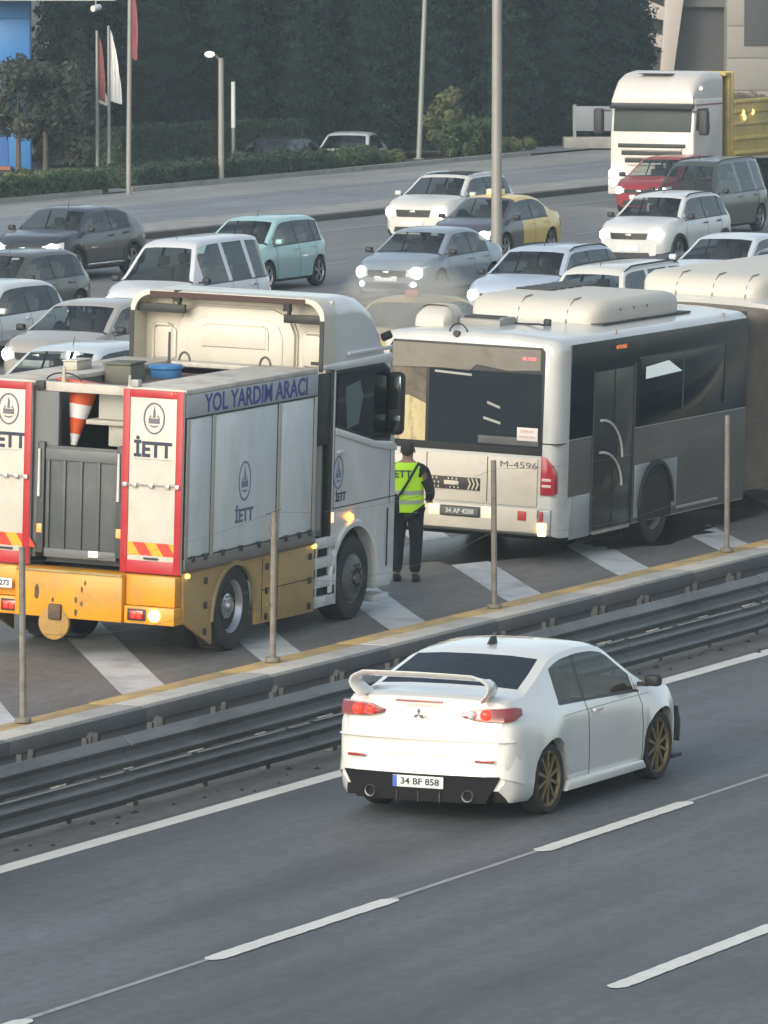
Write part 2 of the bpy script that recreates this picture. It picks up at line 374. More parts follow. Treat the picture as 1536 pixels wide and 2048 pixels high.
for k in range(380):
    x_=rd.uniform(44,100); y_=28.02-abs(rd.gauss(0,.22)) if rd.random()<.6 else rd.uniform(28.8,30.9); s_=rd.uniform(.008,.035)
    if rd.random()<.5 and math.sin(x_*1.3)+math.sin(x_*.37+1)<.2: continue
    z_=0.0; q.add([(x_-s_*1.6,y_-s_,z_),(x_+s_*1.4,y_-s_*.7,z_),(x_+s_*1.7,y_+s_,z_),(x_-s_,y_+s_*.8,z_),(x_+rd.uniform(-s_,s_)*.4,y_,z_+s_*.9)],[(0,1,4),(1,2,4),(2,3,4),(3,0,4)])
tag(q.build('roadside_debris',mat('debris',(.035,.034,.032),.95,var=.6,vscale=30),smooth=0,fixn=False),kind='stuff')
# concrete/steel barrier between bus lane and queue
root=thing('guardrail','low dark guardrail dividing the bus lane from the queueing cars','guardrail',(0,0,0))
pr=wprof(54.3,.50,.31,.08); 
M().loft([[(xx,y,z) for y,z in pr]+[(xx,y+.01,z) for y,z in reversed(pr)] for xx in (60,200)]).build('beam',mat('guardrail_dull',(.16,.16,.155),.6,.4,var=.25),root,smooth=50)
p0=M().box(-.05,.05,54.32,54.42,.10,.78).build('post',STEEL,root,bev=.004); p0.location=(60,0,0)
for k in range(1,48):
    c=p0.copy(); COL.objects.link(c); c.location=(60+2.8*k,0,0)
# ------------------------------------------------------------------ cars
def interp(p,x):
    if x<=p[0][0]: return p[0][1]
    for (a,b),(c,d) in zip(p[:-1],p[1:]):
        if x<=c: return b+(d-b)*(x-a)/(c-a) if c>a else d
    return p[-1][1]
def sm(p,x,r=.05):
    r=min(r, max(0,min(x-p[0][0],p[-1][0]-x)))
    if r<.004: return interp(p,x)
    return sum(interp(p,x+r*k/3)*wt for k,wt in ((-3,1),(-2,2),(-1,3),(0,4),(1,3),(2,2),(3,1)))/16
TYPES={
 'hatch':dict(top=[(0,.46),(.008,.60),(.03,.67),(.05,.74),(.13,.955),(.19,.99),(.38,1.0),(.52,.99),(.585,.965),(.765,.675),(.93,.575),(.98,.50),(1,.43)],
      belt=[(0,.64),(.3,.63),(.75,.61),(1,.58)], ws=(.765,.60), rw=(.05,.135), win=[(.105,.185),(.215,.41),(.43,.70)]),
 'suv':dict(top=[(0,.42),(.008,.60),(.03,.66),(.045,.72),(.12,.955),(.17,.99),(.36,1.0),(.53,.99),(.585,.965),(.735,.705),(.92,.625),(.975,.55),(1,.46)],
      belt=[(0,.67),(.3,.66),(.74,.64),(1,.60)], ws=(.735,.60), rw=(.045,.125), win=[(.10,.175),(.205,.40),(.42,.67)]),
 'coupe_suv':dict(top=[(0,.42),(.008,.60),(.03,.665),(.05,.70),(.20,.925),(.28,.98),(.40,1.0),(.53,.99),(.585,.965),(.735,.705),(.92,.625),(.975,.55),(1,.46)],
      belt=[(0,.69),(.2,.69),(.4,.66),(.74,.64),(1,.60)], ws=(.735,.60), rw=(.06,.20), win=[(.215,.40),(.42,.67)]),
 'sedan':dict(top=[(0,.46),(.008,.60),(.02,.69),(.03,.715),(.12,.725),(.145,.735),(.29,.955),(.35,.99),(.44,1.0),(.54,.985),(.59,.96),(.755,.675),(.93,.575),(.98,.50),(1,.43)],
      belt=[(0,.64),(.3,.635),(.75,.61),(1,.58)], ws=(.755,.605), rw=(.15,.285), win=[(.235,.415),(.435,.69)]),
 'van':dict(top=[(0,.36),(.006,.56),(.012,.64),(.022,.95),(.045,.985),(.2,1.0),(.5,.995),(.62,.985),(.67,.955),(.795,.60),(.94,.52),(.985,.43),(1,.36)],
      belt=[(0,.56),(.3,.555),(.8,.54),(1,.50)], ws=(.795,.685), rw=(.012,.022), win=[(.05,.205),(.24,.43),(.465,.70)], bodypillar=True),
}
def car(name,label,cat,group,x,y,rz,typ,L,W,H,col,wb=2.6,fo=.85,tr=.32,z=.135,dirt=.3,lights=True,rails=None,archtrim=None,roofcol=None,mirror=None,plate='',winkind=None,
        rim=ALLOY,lean=.34,drl=None,sunroof=False,grille=None,clear=.19,spec=None,hood_mat=None,seat=True,tailm=REDL,details=True,lamp_size=1.0,spokes=5,fog=False,handles=True,trimlow=True,belts=None,strip=None):
    T=dict(TYPES[typ]); 
    if spec: T.update(spec)
    root=thing(name,label,cat,(x,y,z),rz,group)
    X=lambda f:(f-.5)*L
    top=[(X(a),b*H) for a,b in T['top']]; belt=[(X(a),b*H) for a,b in T['belt']]
    xF,xR=L/2,-L/2; hw=W/2
    plan=T.get('plan') or [(xR,hw-.17),(xR+.10,hw-.09),(xR+.4,hw-.02),(xR+.9,hw),(xF-1.2,hw),(xF-.55,hw-.03),(xF-.2,hw-.11),(xF-.06,hw-.2),(xF,hw-.27)]
    if 'planf' in T: plan=T['planf'](xR,xF,hw)
    bot=[(xR,clear+.14),(xR+.12,clear+.02),(xR+.6,clear),(xF-.7,clear),(xF-.12,clear-.01),(xF,clear+.02)]
    ax=(xF-fo-wb,xF-fo); AR=tr+.055
    ws0,ws1=X(T['ws'][0]),X(T['ws'][1]); rw0,rw1=X(T['rw'][0]),X(T['rw'][1])
    wins=[(X(a),X(b)) for a,b in T['win']]
    doors=[(a-.05 if i==len(wins)-1 else a-.045,b+.045 if i<len(wins)-1 else min(b+.18,ax[1]-AR+.02 if False else b+.2)) for i,(a,b) in enumerate(wins) if (b-a)>.6]
    doors=[(max(a,ax[0]+AR*.45),min(b,ax[1]-AR-.04)) for a,b in doors]
    for i in range(len(doors)-1):
        mid=(doors[i][1]+doors[i+1][0])/2; doors[i]=(doors[i][0],mid-.007); doors[i+1]=(mid+.007,doors[i+1][1])
    keys=[xR,xF,ws0,ws1,rw0,rw1,ws0-.02,ws0+.07]+[k for p in wins for k in p]+[k for p in doors for k in p]+[doors[0][0]-.014,doors[-1][1]+.014]
    for c in ax: keys+=[c+AR*math.cos(math.pi*k/12) for k in range(13)]
    keys+=[xF-.03,xF-.07,xF-.12,xF-.18,xR+.03,xR+.07,xR+.12,xR+.2]
    keys=sorted(k for k in keys if xR<=k<=xF); ks=[keys[0]]
    pri=set(round(k,4) for k in [xR,xF]+[k for p in wins for k in p]+[k for p in doors for k in p]+[ws0,ws1,rw0,rw1])
    for k in keys[1:]:
        if k-ks[-1]>.011: ks.append(k)
        elif round(k,4) in pri and round(ks[-1],4) not in pri: ks[-1]=k
    xs=[]
    for a,b in zip(ks[:-1],ks[1:]):
        n=max(1,int((b-a)/.10)); xs+=[a+(b-a)*i/n for i in range(n)]
    xs.append(ks[-1])
    def archz(x):
        for c in ax:
            if abs(x-c)<AR: return tr+math.sqrt(max(0,AR*AR-(x-c)**2))*1.0
        return 0
    flare=T.get('flare',.018)
    def section(x):
        t=sm(top,x,.06); w_=sm(plan,x,.05); bt=min(interp(belt,x),t-.045); B=min(interp(bot,x),t-.1)
        az=archz(x); fl=0
        for c in ax:
            d=abs(x-c)/(AR+.22)
            if d<1: fl=flare*(.5+.5*math.cos(math.pi*d))
        h=max(0,t-bt-.045); wb_=w_-.075; cr=.045+.012*min(1,h*3)
        zr=t-cr; hh=max(0,zr-bt-.015); wr=wb_-lean*hh-(.03 if hh>.15 else .03*hh/.15)
        fr=max(.45,1-.05/hh) if hh>.02 else .5
        P=[(0,B),(w_*.78,B),(w_-.06,B),(w_-.012,B+.06),(w_+fl*.6,B+(bt-B)*.22),(w_+.004+fl,B+(bt-B)*.55),(w_-.004+fl*.6,bt-.13*min(1,(bt-B)/.5)),(w_-.05,bt-.012),(wb_,bt+.012)]
        P=[(p,max(q_,min(az,bt-.10)) if i<7 else q_) for i,(p,q_) in enumerate(P)]
        P+=[(wb_+(wr-wb_)*fr+.012*fr*min(1,hh*3),bt+.015+hh*fr),(wr,zr),(wr-.085,t-cr*.42),(wr*.5,t-cr*.08),(0,t)]
        return P
    kf,kr=T.get('bow',(.20,.13))
    def dfm(p):
        px,py,pz=p
        t=min(1,max(0,(px-(xF-.9))/.9)); px-=kf*(py/hw)**2*t*t
        t=min(1,max(0,((xR+.8)-px)/.8)); px+=kr*(py/hw)**2*t*t
        return (px,py,pz)
    secs=[section(x_) for x_ in xs]; NJ=14
    parts={}
    def cell(key,i,j,mi,sides=(-1,1)):
        for s_ in sides:
            kk=key if not key.startswith('S:') else key+(':L' if s_>0 else ':R')
            g=parts.setdefault(kk,({},[],[],[]))
            idx=[]
            for (ii,jj) in ((i,j),(i+1,j),(i+1,j+1),(i,j+1)):
                k2=(ii,jj,s_ if jj not in(0,13) else 0)
                if k2 not in g[0]:
                    g[0][k2]=len(g[1]); p=secs[ii][jj]; g[1].append(dfm((xs[ii],s_*p[0],p[1])))
                idx.append(g[0][k2])
            if s_>0: idx=idx[::-1]
            if len(set(idx))>=3: g[2].append(tuple(idx)); g[3].append(mi)
    BODY,TRIM,DARK,ROOF,HOOD=0,1,2,3,4
    for i in range(len(xs)-1):
        xm=(xs[i]+xs[i+1])/2
        gap=(xs[i+1]-xs[i]<.02 and any(abs(xm-e)<.012 for d in doors for e in (d[0]-.007,d[1]+.007)))
        for j in range(NJ-1):
            dn=next((k for k,d in enumerate(doors) if d[0]<xm<d[1]),None); wn_=next((k for k,d in enumerate(wins) if d[0]<xm<d[1]),None)
            key,mi='body',BODY
            if j<2: mi=DARK
            elif j in(2,) : mi=TRIM if trimlow else BODY
            elif 3<=j<=6:
                if gap: mi=DARK
                elif dn is not None: key='S:door%d'%dn
                if archtrim and j==3 and not gap: mi=TRIM
            elif j==7: mi=TRIM if wins[0][0]-.02<xm<wins[-1][1]+.1 else BODY; key='S:door%d'%dn if dn is not None and mi==BODY else 'body'
            elif j==8:
                if wn_ is not None: key='S:window%d'%wn_
                elif wins[0][0]<xm<wins[-1][1]: mi=BODY if T.get('bodypillar') else TRIM
                elif gap: mi=DARK
            elif j==9:
                if wins[0][0]<xm<wins[-1][1]: mi=ROOF if roofcol else BODY
            if j>=10:
                if ws1<xm<ws0: 
                    if j>=11: key='windshield'
                elif rw0<xm<rw1:
                    if j>=11: key='rear_window'
                elif ws0<xm<ws0+.07: mi=TRIM
                elif xm>ws0: mi=HOOD if hood_mat else BODY
                elif rw1<=xm<=ws1: mi=ROOF if roofcol else BODY
                if sunroof and j>=12-1 and rw1+.5<xm<ws1-.25: mi=DARK
            if 8<=j<=9 and roofcol and rw0<xm<ws0 and mi==BODY: mi=ROOF
            if T.get('dark_front') and xm>T['dark_front']*L and mi in (BODY,) and not (key.startswith('S:win') or key in('windshield','rear_window')): mi=HOOD
            cell(key,i,j,mi)
    mats=[col,BLACK,UNDER,roofcol or col,hood_mat or col]
    def mk(key,nm,ms,parent):
        if key not in parts: return None
        g=parts[key]; q=M(); q.v=g[1]; q.f=g[2]; q.m=g[3] if len(ms)>1 else [0]*len(g[2])
        o=q.build(nm,ms,parent,smooth=38,fixn=False); return o
    # end caps with columns so that they follow the bow
    gb=parts['body']
    for e,xe in ((0,xR),(len(xs)-1,xF)):
        P=secs[e]; rows=[]
        for j in range(1,NJ-1):
            rows.append([dfm((xe,P[j][0]*c,P[j][1])) for c in (-1,-.8,-.55,-.28,0,.28,.55,.8,1)])
        o=len(gb[1]); 
        for r_ in rows: gb[1].extend(r_)
        nc=9
        for a in range(len(rows)-1):
            for c in range(nc-1):
                f=(o+a*nc+c,o+a*nc+c+1,o+(a+1)*nc+c+1,o+(a+1)*nc+c)
                if e==0: f=f[::-1]
                gb[2].append(f); gb[3].append(TRIM if (a<1 and trimlow) else BODY)
    mk('body','body',mats,root)
    mk('windshield','windshield',[T.get('wsm',GLASS)],root); mk('rear_window','rear_window',[GLASSD],root)
    for s_,sg in ((':R',-1),(':L',1)):
        dobj=[]
        for k,d in enumerate(doors):
            o=mk('S:door%d'%k+s_,'door',mats,root); dobj.append((d,o))
            if handles and o:
                hx=d[0]+.16; zz=interp(belt,hx)-.10; yy=sm(plan,hx,.05)+.006
                M().box(hx-.09,hx+.09,sg*(yy-.01) if sg>0 else -(yy+.028),sg*(yy+.028) if sg>0 else -(yy-.01),zz-.016,zz+.016).build('handle',T.get('handlem',BLACK if archtrim else col),o,bev=.008,xf=dfm)
        for k,wv in enumerate(wins):
            xm=(wv[0]+wv[1])/2; par=next((o for d,o in dobj if d[0]<xm<d[1]),root) or root
            mk('S:window%d'%k+s_,'side_window',[T.get('swm',GLASSV)],par)
    # wheels
    RR=T.get('rimr',.72)
    for xc in ax:
        for sg in (-1,1):
            yo=sg*(hw-.015); wd=.20; q=M()
            pr=[(tr*.62,-sg*wd),(tr*.93,-sg*wd),(tr,-sg*(wd-.03)),(tr,-sg*.03),(tr*.95,0),(tr*RR,-sg*.002),(tr*(RR-.02),-sg*.02),(tr*(RR-.06),-sg*.10),(0.0,-sg*.10)]
            q.lathe(pr,(xc,yo,tr),'y',30); wv=q.build('wheel',RUBBER,root,smooth=40,fixn=True)
            q=M(); r0=tr*RR; q.lathe([(r0*.90,-sg*.035),(r0*.965,-sg*.008),(r0,-sg*.010),(r0,-sg*.03)],(xc,yo,tr),'y',30)
            q.cyl((xc,yo-sg*.05,tr),(xc,yo-sg*.018,tr),r0*.20,r0*.17,12)
            for k in range(spokes):
                a=2*math.pi*k/spokes+.3
                for da in ((-.13,.13) if spokes<8 else (0,)):
                    c_,s2=math.cos(a+da),math.sin(a+da); 
                    q.obox((xc+c_*r0*.55,yo-sg*.028,tr+s2*r0*.55),(c_*r0*.40,0,s2*r0*.40),(0,.012,0),(-s2*r0*.055,0,c_*r0*.055))
            q.build('rim',rim,wv,smooth=35)
    # lamps
    zh=interp(top,xF-.12)
    def band(nm,pl,m,parent=root,inn=.07):
        """pl: list of (x,y,zlo,zhi) along the outer surface"""
        q=M(); cx=sum(p[0] for p in pl)/len(pl); fw=1 if cx>0 else -1
        lo=[(p[0],p[1],p[2]) for p in pl]; hi=[(p[0]-fw*(p[3]-p[2])*.25,p[1]*.985,p[3]) for p in pl]
        mi_=[((a[0]+b[0])/2+fw*.008,(a[1]+b[1])/2*1.004,(a[2]+b[2])/2) for a,b in zip(lo,hi)]
        li=[(p[0]-fw*inn,p[1]*.93,p[2]) for p in pl]; hi2=[(h[0]-fw*inn,h[1]*.93,h[2]) for h in hi]
        q.grid([li,lo,mi_,hi,hi2,li]); n=len(pl)
        q.add([r_[0] for r_ in (li,lo,mi_,hi,hi2)],[(0,1,2,3,4)]); q.add([r_[-1] for r_ in (li,lo,mi_,hi,hi2)],[(4,3,2,1,0)])
        return q.build(nm,m,parent,smooth=45,xf=dfm)
    pw=lambda x_:sm(plan,x_,.05)
    if 'lampf' in T: T['lampf'](band,pw,xF,xR,root,H,hw)
    else:
        ls=lamp_size; z0=zh-.20*ls-.045; z1=zh-.045
        for sg in (-1,1):
            P=[(xF+.012,sg*hw*.50,z0+.05*ls,z1-.04),(xF+.012,sg*pw(xF)*.99,z0,z1),(xF-.10,sg*(pw(xF-.10)+.012),z0+.01,z1+.015),(xF-.30*ls,sg*(pw(xF-.3)+.010),z0+.09*ls,z1+.045)]
            if abs(P[0][1])>abs(P[1][1]): P=P[1:]
            hl=band('headlight',P,LAMPD)
            if lights:
                c=(xF+.012,sg*(pw(xF)+.01),(z0+z1)/2+.01)
                q=M(); q.lathe([(0,.075),(.06,.06),(.105*ls,.01),(.11*ls,-.03)],(c[0]-.035,c[1],c[2]),'x',14); q.build('bulb',LAMP,hl,xf=dfm)
        # grille, lower intake, number plate, mirrors
        gm=grille or BLACK
        q=xbar(M(),xF-.03,xF+.012,hw*.46,hw*.5,z0+.03,z1-.05); q.build('grille',gm,root,xf=dfm)
        M().box(xF+.006,xF+.022,-.07,.07,z1-.12,z1-.065).build('badge_plate',CHROME,root,bev=.01,xf=dfm)
        q=xbar(M(),xF-.03,xF+.010,hw*.58,hw*.52,.26,.39); q.build('lower_intake',BLACK,root,xf=dfm)
        zt=min(.98,interp(top,xR+.06)-.06); 
        for sg in (-1,1):
            band('tail_light',[(xR-.012,sg*hw*.60,zt-.20,zt-.05),(xR-.012,sg*pw(xR)*.99,zt-.24,zt-.02),(xR+.10,sg*(pw(xR+.1)+.012),zt-.24,zt-.0),(xR+.22,sg*(pw(xR+.22)+.008),zt-.14,zt-.02)],tailm)
    if plate is not None:
        M().box(xF+.014,xF+.026,-.26,.26,.42,.53).build('number_plate',PLATE,root,bev=.006,xf=dfm)
    if archtrim:
        for xc in ax:
            for sg in (-1,1):
                q=M(); rows=[]
                for k in range(13):
                    a=math.pi*k/12; rows.append([(xc+math.cos(a)*r_,sg*(pw(xc+math.cos(a)*r_)+yy),tr+math.sin(a)*r_) for r_,yy in ((AR-.01,.0),(AR-.01,.035),(AR+.05,.038),(AR+.065,.012))])
                q.grid(rows); q.build('arch_trim',BLACK,root,xf=dfm)
    mx=ws0-.18; mz=interp(belt,mx)+.10
    mm=mirror or BLACK
    for sg in (-1,1):
        yb=sm(plan,mx,.05)-.06
        q=M(); q.box(mx-.05,mx+.07,min(sg*(yb+.06),sg*(yb+.22)),max(sg*(yb+.06),sg*(yb+.22)),mz-.055,mz+.06); o=q.build('mirror',mm,root,bev=.035,seg=3)
        M().box(mx-.02,mx+.03,min(sg*(yb-.02),sg*(yb+.09)),max(sg*(yb-.02),sg*(yb+.09)),mz-.06,mz-.02).build('bracket',BLACK,o)
    if rails:
        for sg in (-1,1):
            pts=[]
            x0_,x1_=rw1+.1,ws1-.15
            for k in range(9):
                xx=x0_+(x1_-x0_)*k/8; s_=section(xx); pts.append((xx,sg*(s_[10][0]-.02),s_[10][1]+(.045 if 0<k<8 else .0)))
            M().tube(pts,.018,6).build('roof_rail',rails,root)
    seatm=T.get('seatm',SEAT)
    if seat:
        q=M(); fz=.30*H/1.5
        q.box(rw0+.15,ws0-.25,-hw*.80,hw*.80,fz,fz+.25)
        sb=[(ws1-.55 if typ!='van' else ws1-.45,s_*.36) for s_ in (-1,1)]+[(ws1-1.4,s_*.42) for s_ in (-1,0,1)]
        for sx_,sy in sb:
            q.obox((sx_,sy,.78*H/1.5+.05),(.06,0,-.02),(0,.22,0),(-.05,0,.28)); q.obox((sx_-.07,sy,1.12*H/1.5+.03),(.04,0,0),(0,.12,0),(0,0,.09))
        q.box(ws0-.42,ws0-.10,-hw*.78,hw*.78,.62*H/1.5,.80*H/1.5)
        q.build('interior',seatm,root,bev=.03)
    if typ!='sedan': M().cyl((ws1-.35,0,interp(top,ws1-.35)-.01),(ws1-.42,0,interp(top,ws1-.35)+.14),.008,.004,6).build('antenna',BLACK,root)
    if strip:
        for sg in (-1,1):
            zz=clear+.10; a,b=ax[0]+AR+.05,ax[1]-AR-.05
            q=M(); q.box(a,b,min(sg*(hw-.01),sg*(hw+.02)),max(sg*(hw-.01),sg*(hw+.02)),zz,zz+.045); q.build('side_strip',CHROME,root,bev=.006)
    if fog:
        for sg in (-1,1):
            q=M(); q.lathe([(0,.03),(.05,.02),(.06,-.02)],(xF,sg*hw*.66,.36),'x',12); q.build('fog_light',LAMP,root,xf=dfm)
    return root,dict(xF=xF,xR=xR,dfm=dfm,section=section,band=band,pw=pw,top=top,ws0=ws0,ws1=ws1,rw0=rw0,rw1=rw1,hw=hw)
# ------------------------------------------------------------------ the queue of oncoming cars
Q='cars queueing towards the camera behind the guardrail'
P_=paint
WHITE=P_('white',(.60,.61,.62),.16); WHITEC=P_('cool_white',(.54,.59,.63),.14); WHITEW=P_('warm_white',(.60,.59,.56),.16)
def qcar(name,label,cat,wx,wy,typ,L,W,H,col,**k):
    f=k.get('spec',{}).get('ws',TYPES[typ]['ws'])[1]
    return car(name,label,cat,Q,wx+(f-.5)*L,wy,180+k.pop('yaw',0),typ,L,W,H,col,**k)
qcar('parked_car','dark grey coupe-roofed crossover with a lit headlamp and bright sill strip, far left','car',126.5,67.4,'coupe_suv',4.45,1.82,1.58,P_('slate',(.028,.031,.042),.03),wb=2.65,fo=.86,tr=.35,archtrim=1,rim=ALLOY,strip=1,clear=.22)
qcar('parked_car','dusty black hatchback with beige reflections at the left picture edge','car',111.8,60.9,'hatch',4.1,1.74,1.48,P_('dusty_black',(.065,.06,.054),.15),wb=2.5,fo=.83)
qcar('parked_car','white hatchback with round white mirror at the left picture edge','car',102.9,56.7,'hatch',4.2,1.78,1.46,WHITE,mirror=WHITE,wb=2.6)
qcar('parked_car','beige silver sedan with one lit headlamp, beside the truck cab on its left','car',99.4,52.5,'sedan',4.5,1.8,1.45,P_('beige_silver',(.36,.335,.31),.25),wb=2.65,roofcol=None)
qcar('parked_car','pale blue white car of which only roof and windshield show above the truck roof','car',89.0,47.4,'hatch',4.1,1.76,1.47,WHITEC,lights=False)
qcar('passenger_van','silver white passenger van with three side windows and lit headlamp','van',110.6,56.6,'van',4.35,1.80,1.88,P_('silver_white',(.56,.58,.62),.15),wb=2.72,fo=.88)
qcar('parked_car','pale teal hatchback behind the silver white passenger van','car',124.8,61.9,'hatch',3.9,1.72,1.55,P_('pale_teal',(.30,.50,.50),.12),wb=2.5,fo=.75,mirror=P_('pale_teal',(.30,.50,.50)),spec=dict(rw=(.035,.09),top=[(0,.42),(.008,.58),(.02,.66),(.035,.73),(.09,.95),(.15,.99),(.38,1.0),(.52,.99),(.585,.965),(.78,.66),(.93,.56),(.98,.48),(1,.42)]),lights=False)
qcar('parked_car','white crossover with panoramic roof and both headlamps lit, behind the yellow taxi','car',144.5,66.4,'suv',4.45,1.84,1.62,WHITEW,wb=2.68,fo=.9,tr=.35,archtrim=1,mirror=WHITEW,rails=CHROME,sunroof=True,lamp_size=1.25)
YEL=P_('taxi_yellow',(.72,.50,.10),.15)
tx,_=qcar('taxi','yellow taxi with dark front half and small pale roof sign behind the lamp post','taxi',137.4,62.0,'sedan',4.35,1.75,1.47,YEL,wb=2.6,hood_mat=P_('dark_bonnet',(.05,.05,.075),.1),spec=dict(dark_front=.09))
sgn=M().box(-.10,.10,-.20,.20,1.455,1.60).build('roof_sign',mat('taxi_sign',(.8,.78,.45),.4),tx,bev=.02)
qcar('parked_car','blue grey sedan with bright headlamps and plastic black mirror, ahead of the lamp post','car',123.8,57.4,'sedan',4.4,1.78,1.46,P_('blue_grey',(.20,.25,.31),.2),wb=2.62,lamp_size=1.15,fog=True)
qcar('parked_car','silver blue crossover with roof rails right of the lamp post','car',114.9,50.8,'suv',4.35,1.82,1.66,P_('silver_blue',(.40,.46,.56),.15),wb=2.67,tr=.34,rails=BLACK,lights=True)
ws,_=qcar('parked_car','white off-road crossover with roof rails, black arches and both round lamps glowing','car',136.4,57.3,'suv',4.32,1.82,1.66,WHITE,wb=2.67,tr=.35,archtrim=1,rails=BLACK,grille=mat('grille_dark',(.03,.03,.03),.4),lamp_size=1.1,clear=.24)
qcar('passenger_van','white passenger van with roof rails just behind the bus roof','van',107.2,46.3,'van',4.4,1.82,1.80,WHITEW,wb=2.7,rails=BLACK,lights=False)
qcar('parked_car','bluish white sedan without roof rails at the right picture edge','car',124.1,50.6,'sedan',4.5,1.8,1.46,WHITEC,wb=2.65,mirror=WHITEC,lights=False)
qcar('parked_car','dark grey car half hidden behind the bus roof at the right picture edge','car',119.4,47.4,'hatch',4.2,1.78,1.50,P_('mid_grey',(.10,.10,.11),.1),lights=False)
qcar('parked_car','red hatchback in front of the white dump truck cab','car',159.1,66.7,'hatch',4.1,1.75,1.50,P_('red',(.26,.020,.028),.2),wb=2.55,lamp_size=.9)
qcar('panel_van','dark green grey van with roof rails in front of the dump truck bed','van',149.4,61.8,'van',4.5,1.83,1.86,P_('dark_green_grey',(.045,.056,.052),.05),wb=2.8,rails=BLACK,tr=.33,lights=False)
tx2,_=qcar('taxi','yellow taxi mostly hidden in thin smoke behind truck cab and bus roof','taxi',102.3,47.8,'sedan',4.35,1.75,1.47,YEL,wb=2.6,lights=False)
M().box(-.07,.07,-.13,.13,1.455,1.57).build('roof_sign',mat('taxi_sign_red',(.45,.14,.11),.5),tx2,bev=.02)
car('parked_car','white sedan parked nose-out behind the roadside shrubs','car','cars parked behind the roadside shrubs',182.2,86.9,-165,'sedan',4.5,1.8,1.44,WHITE,z=-.25,lights=False)
car('parked_car','dark car parked behind the roadside shrubs beside the white sedan','car','cars parked behind the roadside shrubs',178.6,87.6,-178,'sedan',4.5,1.8,1.46,P_('black',(.03,.033,.036),.3),z=-.3,lights=False)

# ------------------------------------------------------------------ the white sedan driving past
HW=mat('pearl_white',(.655,.655,.63),.22,0,.8,var=.02,vscale=1.2,dirt=(.5,.49,.46),dscale=1.4,damt=.15,back=(.55,.52,.47))
GOLD=mat('gold_rim',(.25,.19,.10),.5,.6,var=.1)
EVO=dict(top=[(0,.42),(.006,.57),(.012,.70),(.022,.765),(.035,.782),(.10,.792),(.135,.80),(.30,.965),(.36,.99),(.45,1.0),(.53,.99),(.59,.96),(.755,.675),(.90,.60),(.97,.52),(1,.44)],
   belt=[(0,.685),(.15,.68),(.3,.662),(.75,.605),(1,.57)], ws=(.755,.605), rw=(.145,.290), win=[(.285,.415),(.430,.69)],swm=glassmat('clear_side_glass',(.93,.93,.90),.97,ior=1.2),
   planf=lambda a,b,h:[(a,h-.11),(a+.06,h-.065),(a+.20,h-.025),(a+.6,h-.01),(a+.95,h-.005),(a+1.6,h-.03),(b-1.6,h-.03),(b-1.0,h-.01),(b-.5,h-.03),(b-.2,h-.12),(b-.06,h-.22),(b,h-.30)],
   bow=(.22,.10),rimr=.80,flare=.05,lampf=lambda *a:None, wsm=GLASS, seatm=mat('brown_interior',(.10,.06,.045),.8))
sed,I=car('sedan','white sports sedan with rear wing, lit tail lamps and gold rims in the fast lane','car',None,56.82,25.31,0,'sedan',4.5,1.88,1.50,HW,wb=2.65,fo=.93,tr=.335,z=0,dirt=.1,
     spec=EVO,rim=GOLD,mirror=BLACK,plate=None,spokes=10,handles=True,trimlow=False,lean=.30,clear=.17)
xR,hw,pw,band,dfm=I['xR'],I['hw'],I['pw'],I['band'],I['dfm']
for sg in (-1,1):
    tl=band('tail_light',[(xR-.004,sg*hw*.44,.995,1.02),(xR-.008,sg*hw*.62,.962,1.065),(xR-.006,sg*(pw(xR)+.0),.955,1.08),(xR+.10,sg*(pw(xR+.10)+.008),.965,1.085),(xR+.24,sg*(pw(xR+.24)+.006),1.01,1.07)],mat('dark_red_lens',(.20,.015,.02),.12,coat=1))
    for yy,rr,m_ in ((.70,.052,REDLIT),(.555,.045,REDLIT if sg>0 else LAMPD)):
        q=M(); q.lathe([(0,-.05),(rr*.6,-.045),(rr,-.02),(rr*1.02,0)],(xR-.0,sg*hw*yy,1.018),'x',16); q.build('bulb',m_,tl,xf=dfm)
    M().box(xR-.052,xR-.036,min(sg*hw*.60,sg*hw*.80),max(sg*hw*.60,sg*hw*.80),.575,.60).build('reflector',REDL,sed,bev=.006,xf=dfm)
    q=M(); q.lathe([(.0,.04),(.045,.04),(.048,-.03),(.055,-.035),(.058,.06)],(xR-.03,sg*.50,.26),'x',18); q.build('exhaust_pipe',mat('exhaust_steel',(.5,.48,.45),.35,.9),sed,xf=dfm)
# rear diffuser, bumper lip, trunk lines
q=xbar(M(),xR-.030,xR+.16,hw*.70,hw*.85,.19,.445,24); q.build('diffuser',mat('matt_black',(.010,.010,.011),.8,spec=.2),sed,xf=dfm)
for yy in (-.22,0,.22):
    M().box(xR-.045,xR+.12,yy-.008,yy+.008,.18,.28).build('fin',BLACK,sed.children[-1] if False else sed,bev=.002)
P=[(xR+.46,-(pw(xR+.46)+.006),.40,.73),(xR+.24,-(pw(xR+.24)+.020),.36,.745),(xR+.08,-(pw(xR+.08)+.026),.40,.755),(xR-.02,-pw(xR)*1.0,.43,.76)]
P+=[(xR-.034,-pw(xR)*t,.445,.765) for t in (.75,.4,0)]
P=P+[(a_,-b_,c_,d_) for a_,b_,c_,d_ in P[:-1][::-1]]
bc=band('bumper_cover',P,HW,sed,inn=.05)
q=M(); q.grid([[(x_-.004,y_,.765),(x_+.05,y_*.99,.775)] for x_,y_,_,_ in P[2:-2]]); q.build('bumper_shelf',HW,sed,xf=dfm)
mg=M()
mg.box(xR-.016,xR,-hw*.66,hw*.66,.762,.770); mg.build('trunk_seam',UNDER,sed,xf=dfm,smooth=0)
M().box(xR-.03,xR-.004,-.24,.24,1.115,1.132).build('brake_lamp',mat('third_lamp',(.35,.10,.09),.3),sed,bev=.004,xf=dfm)
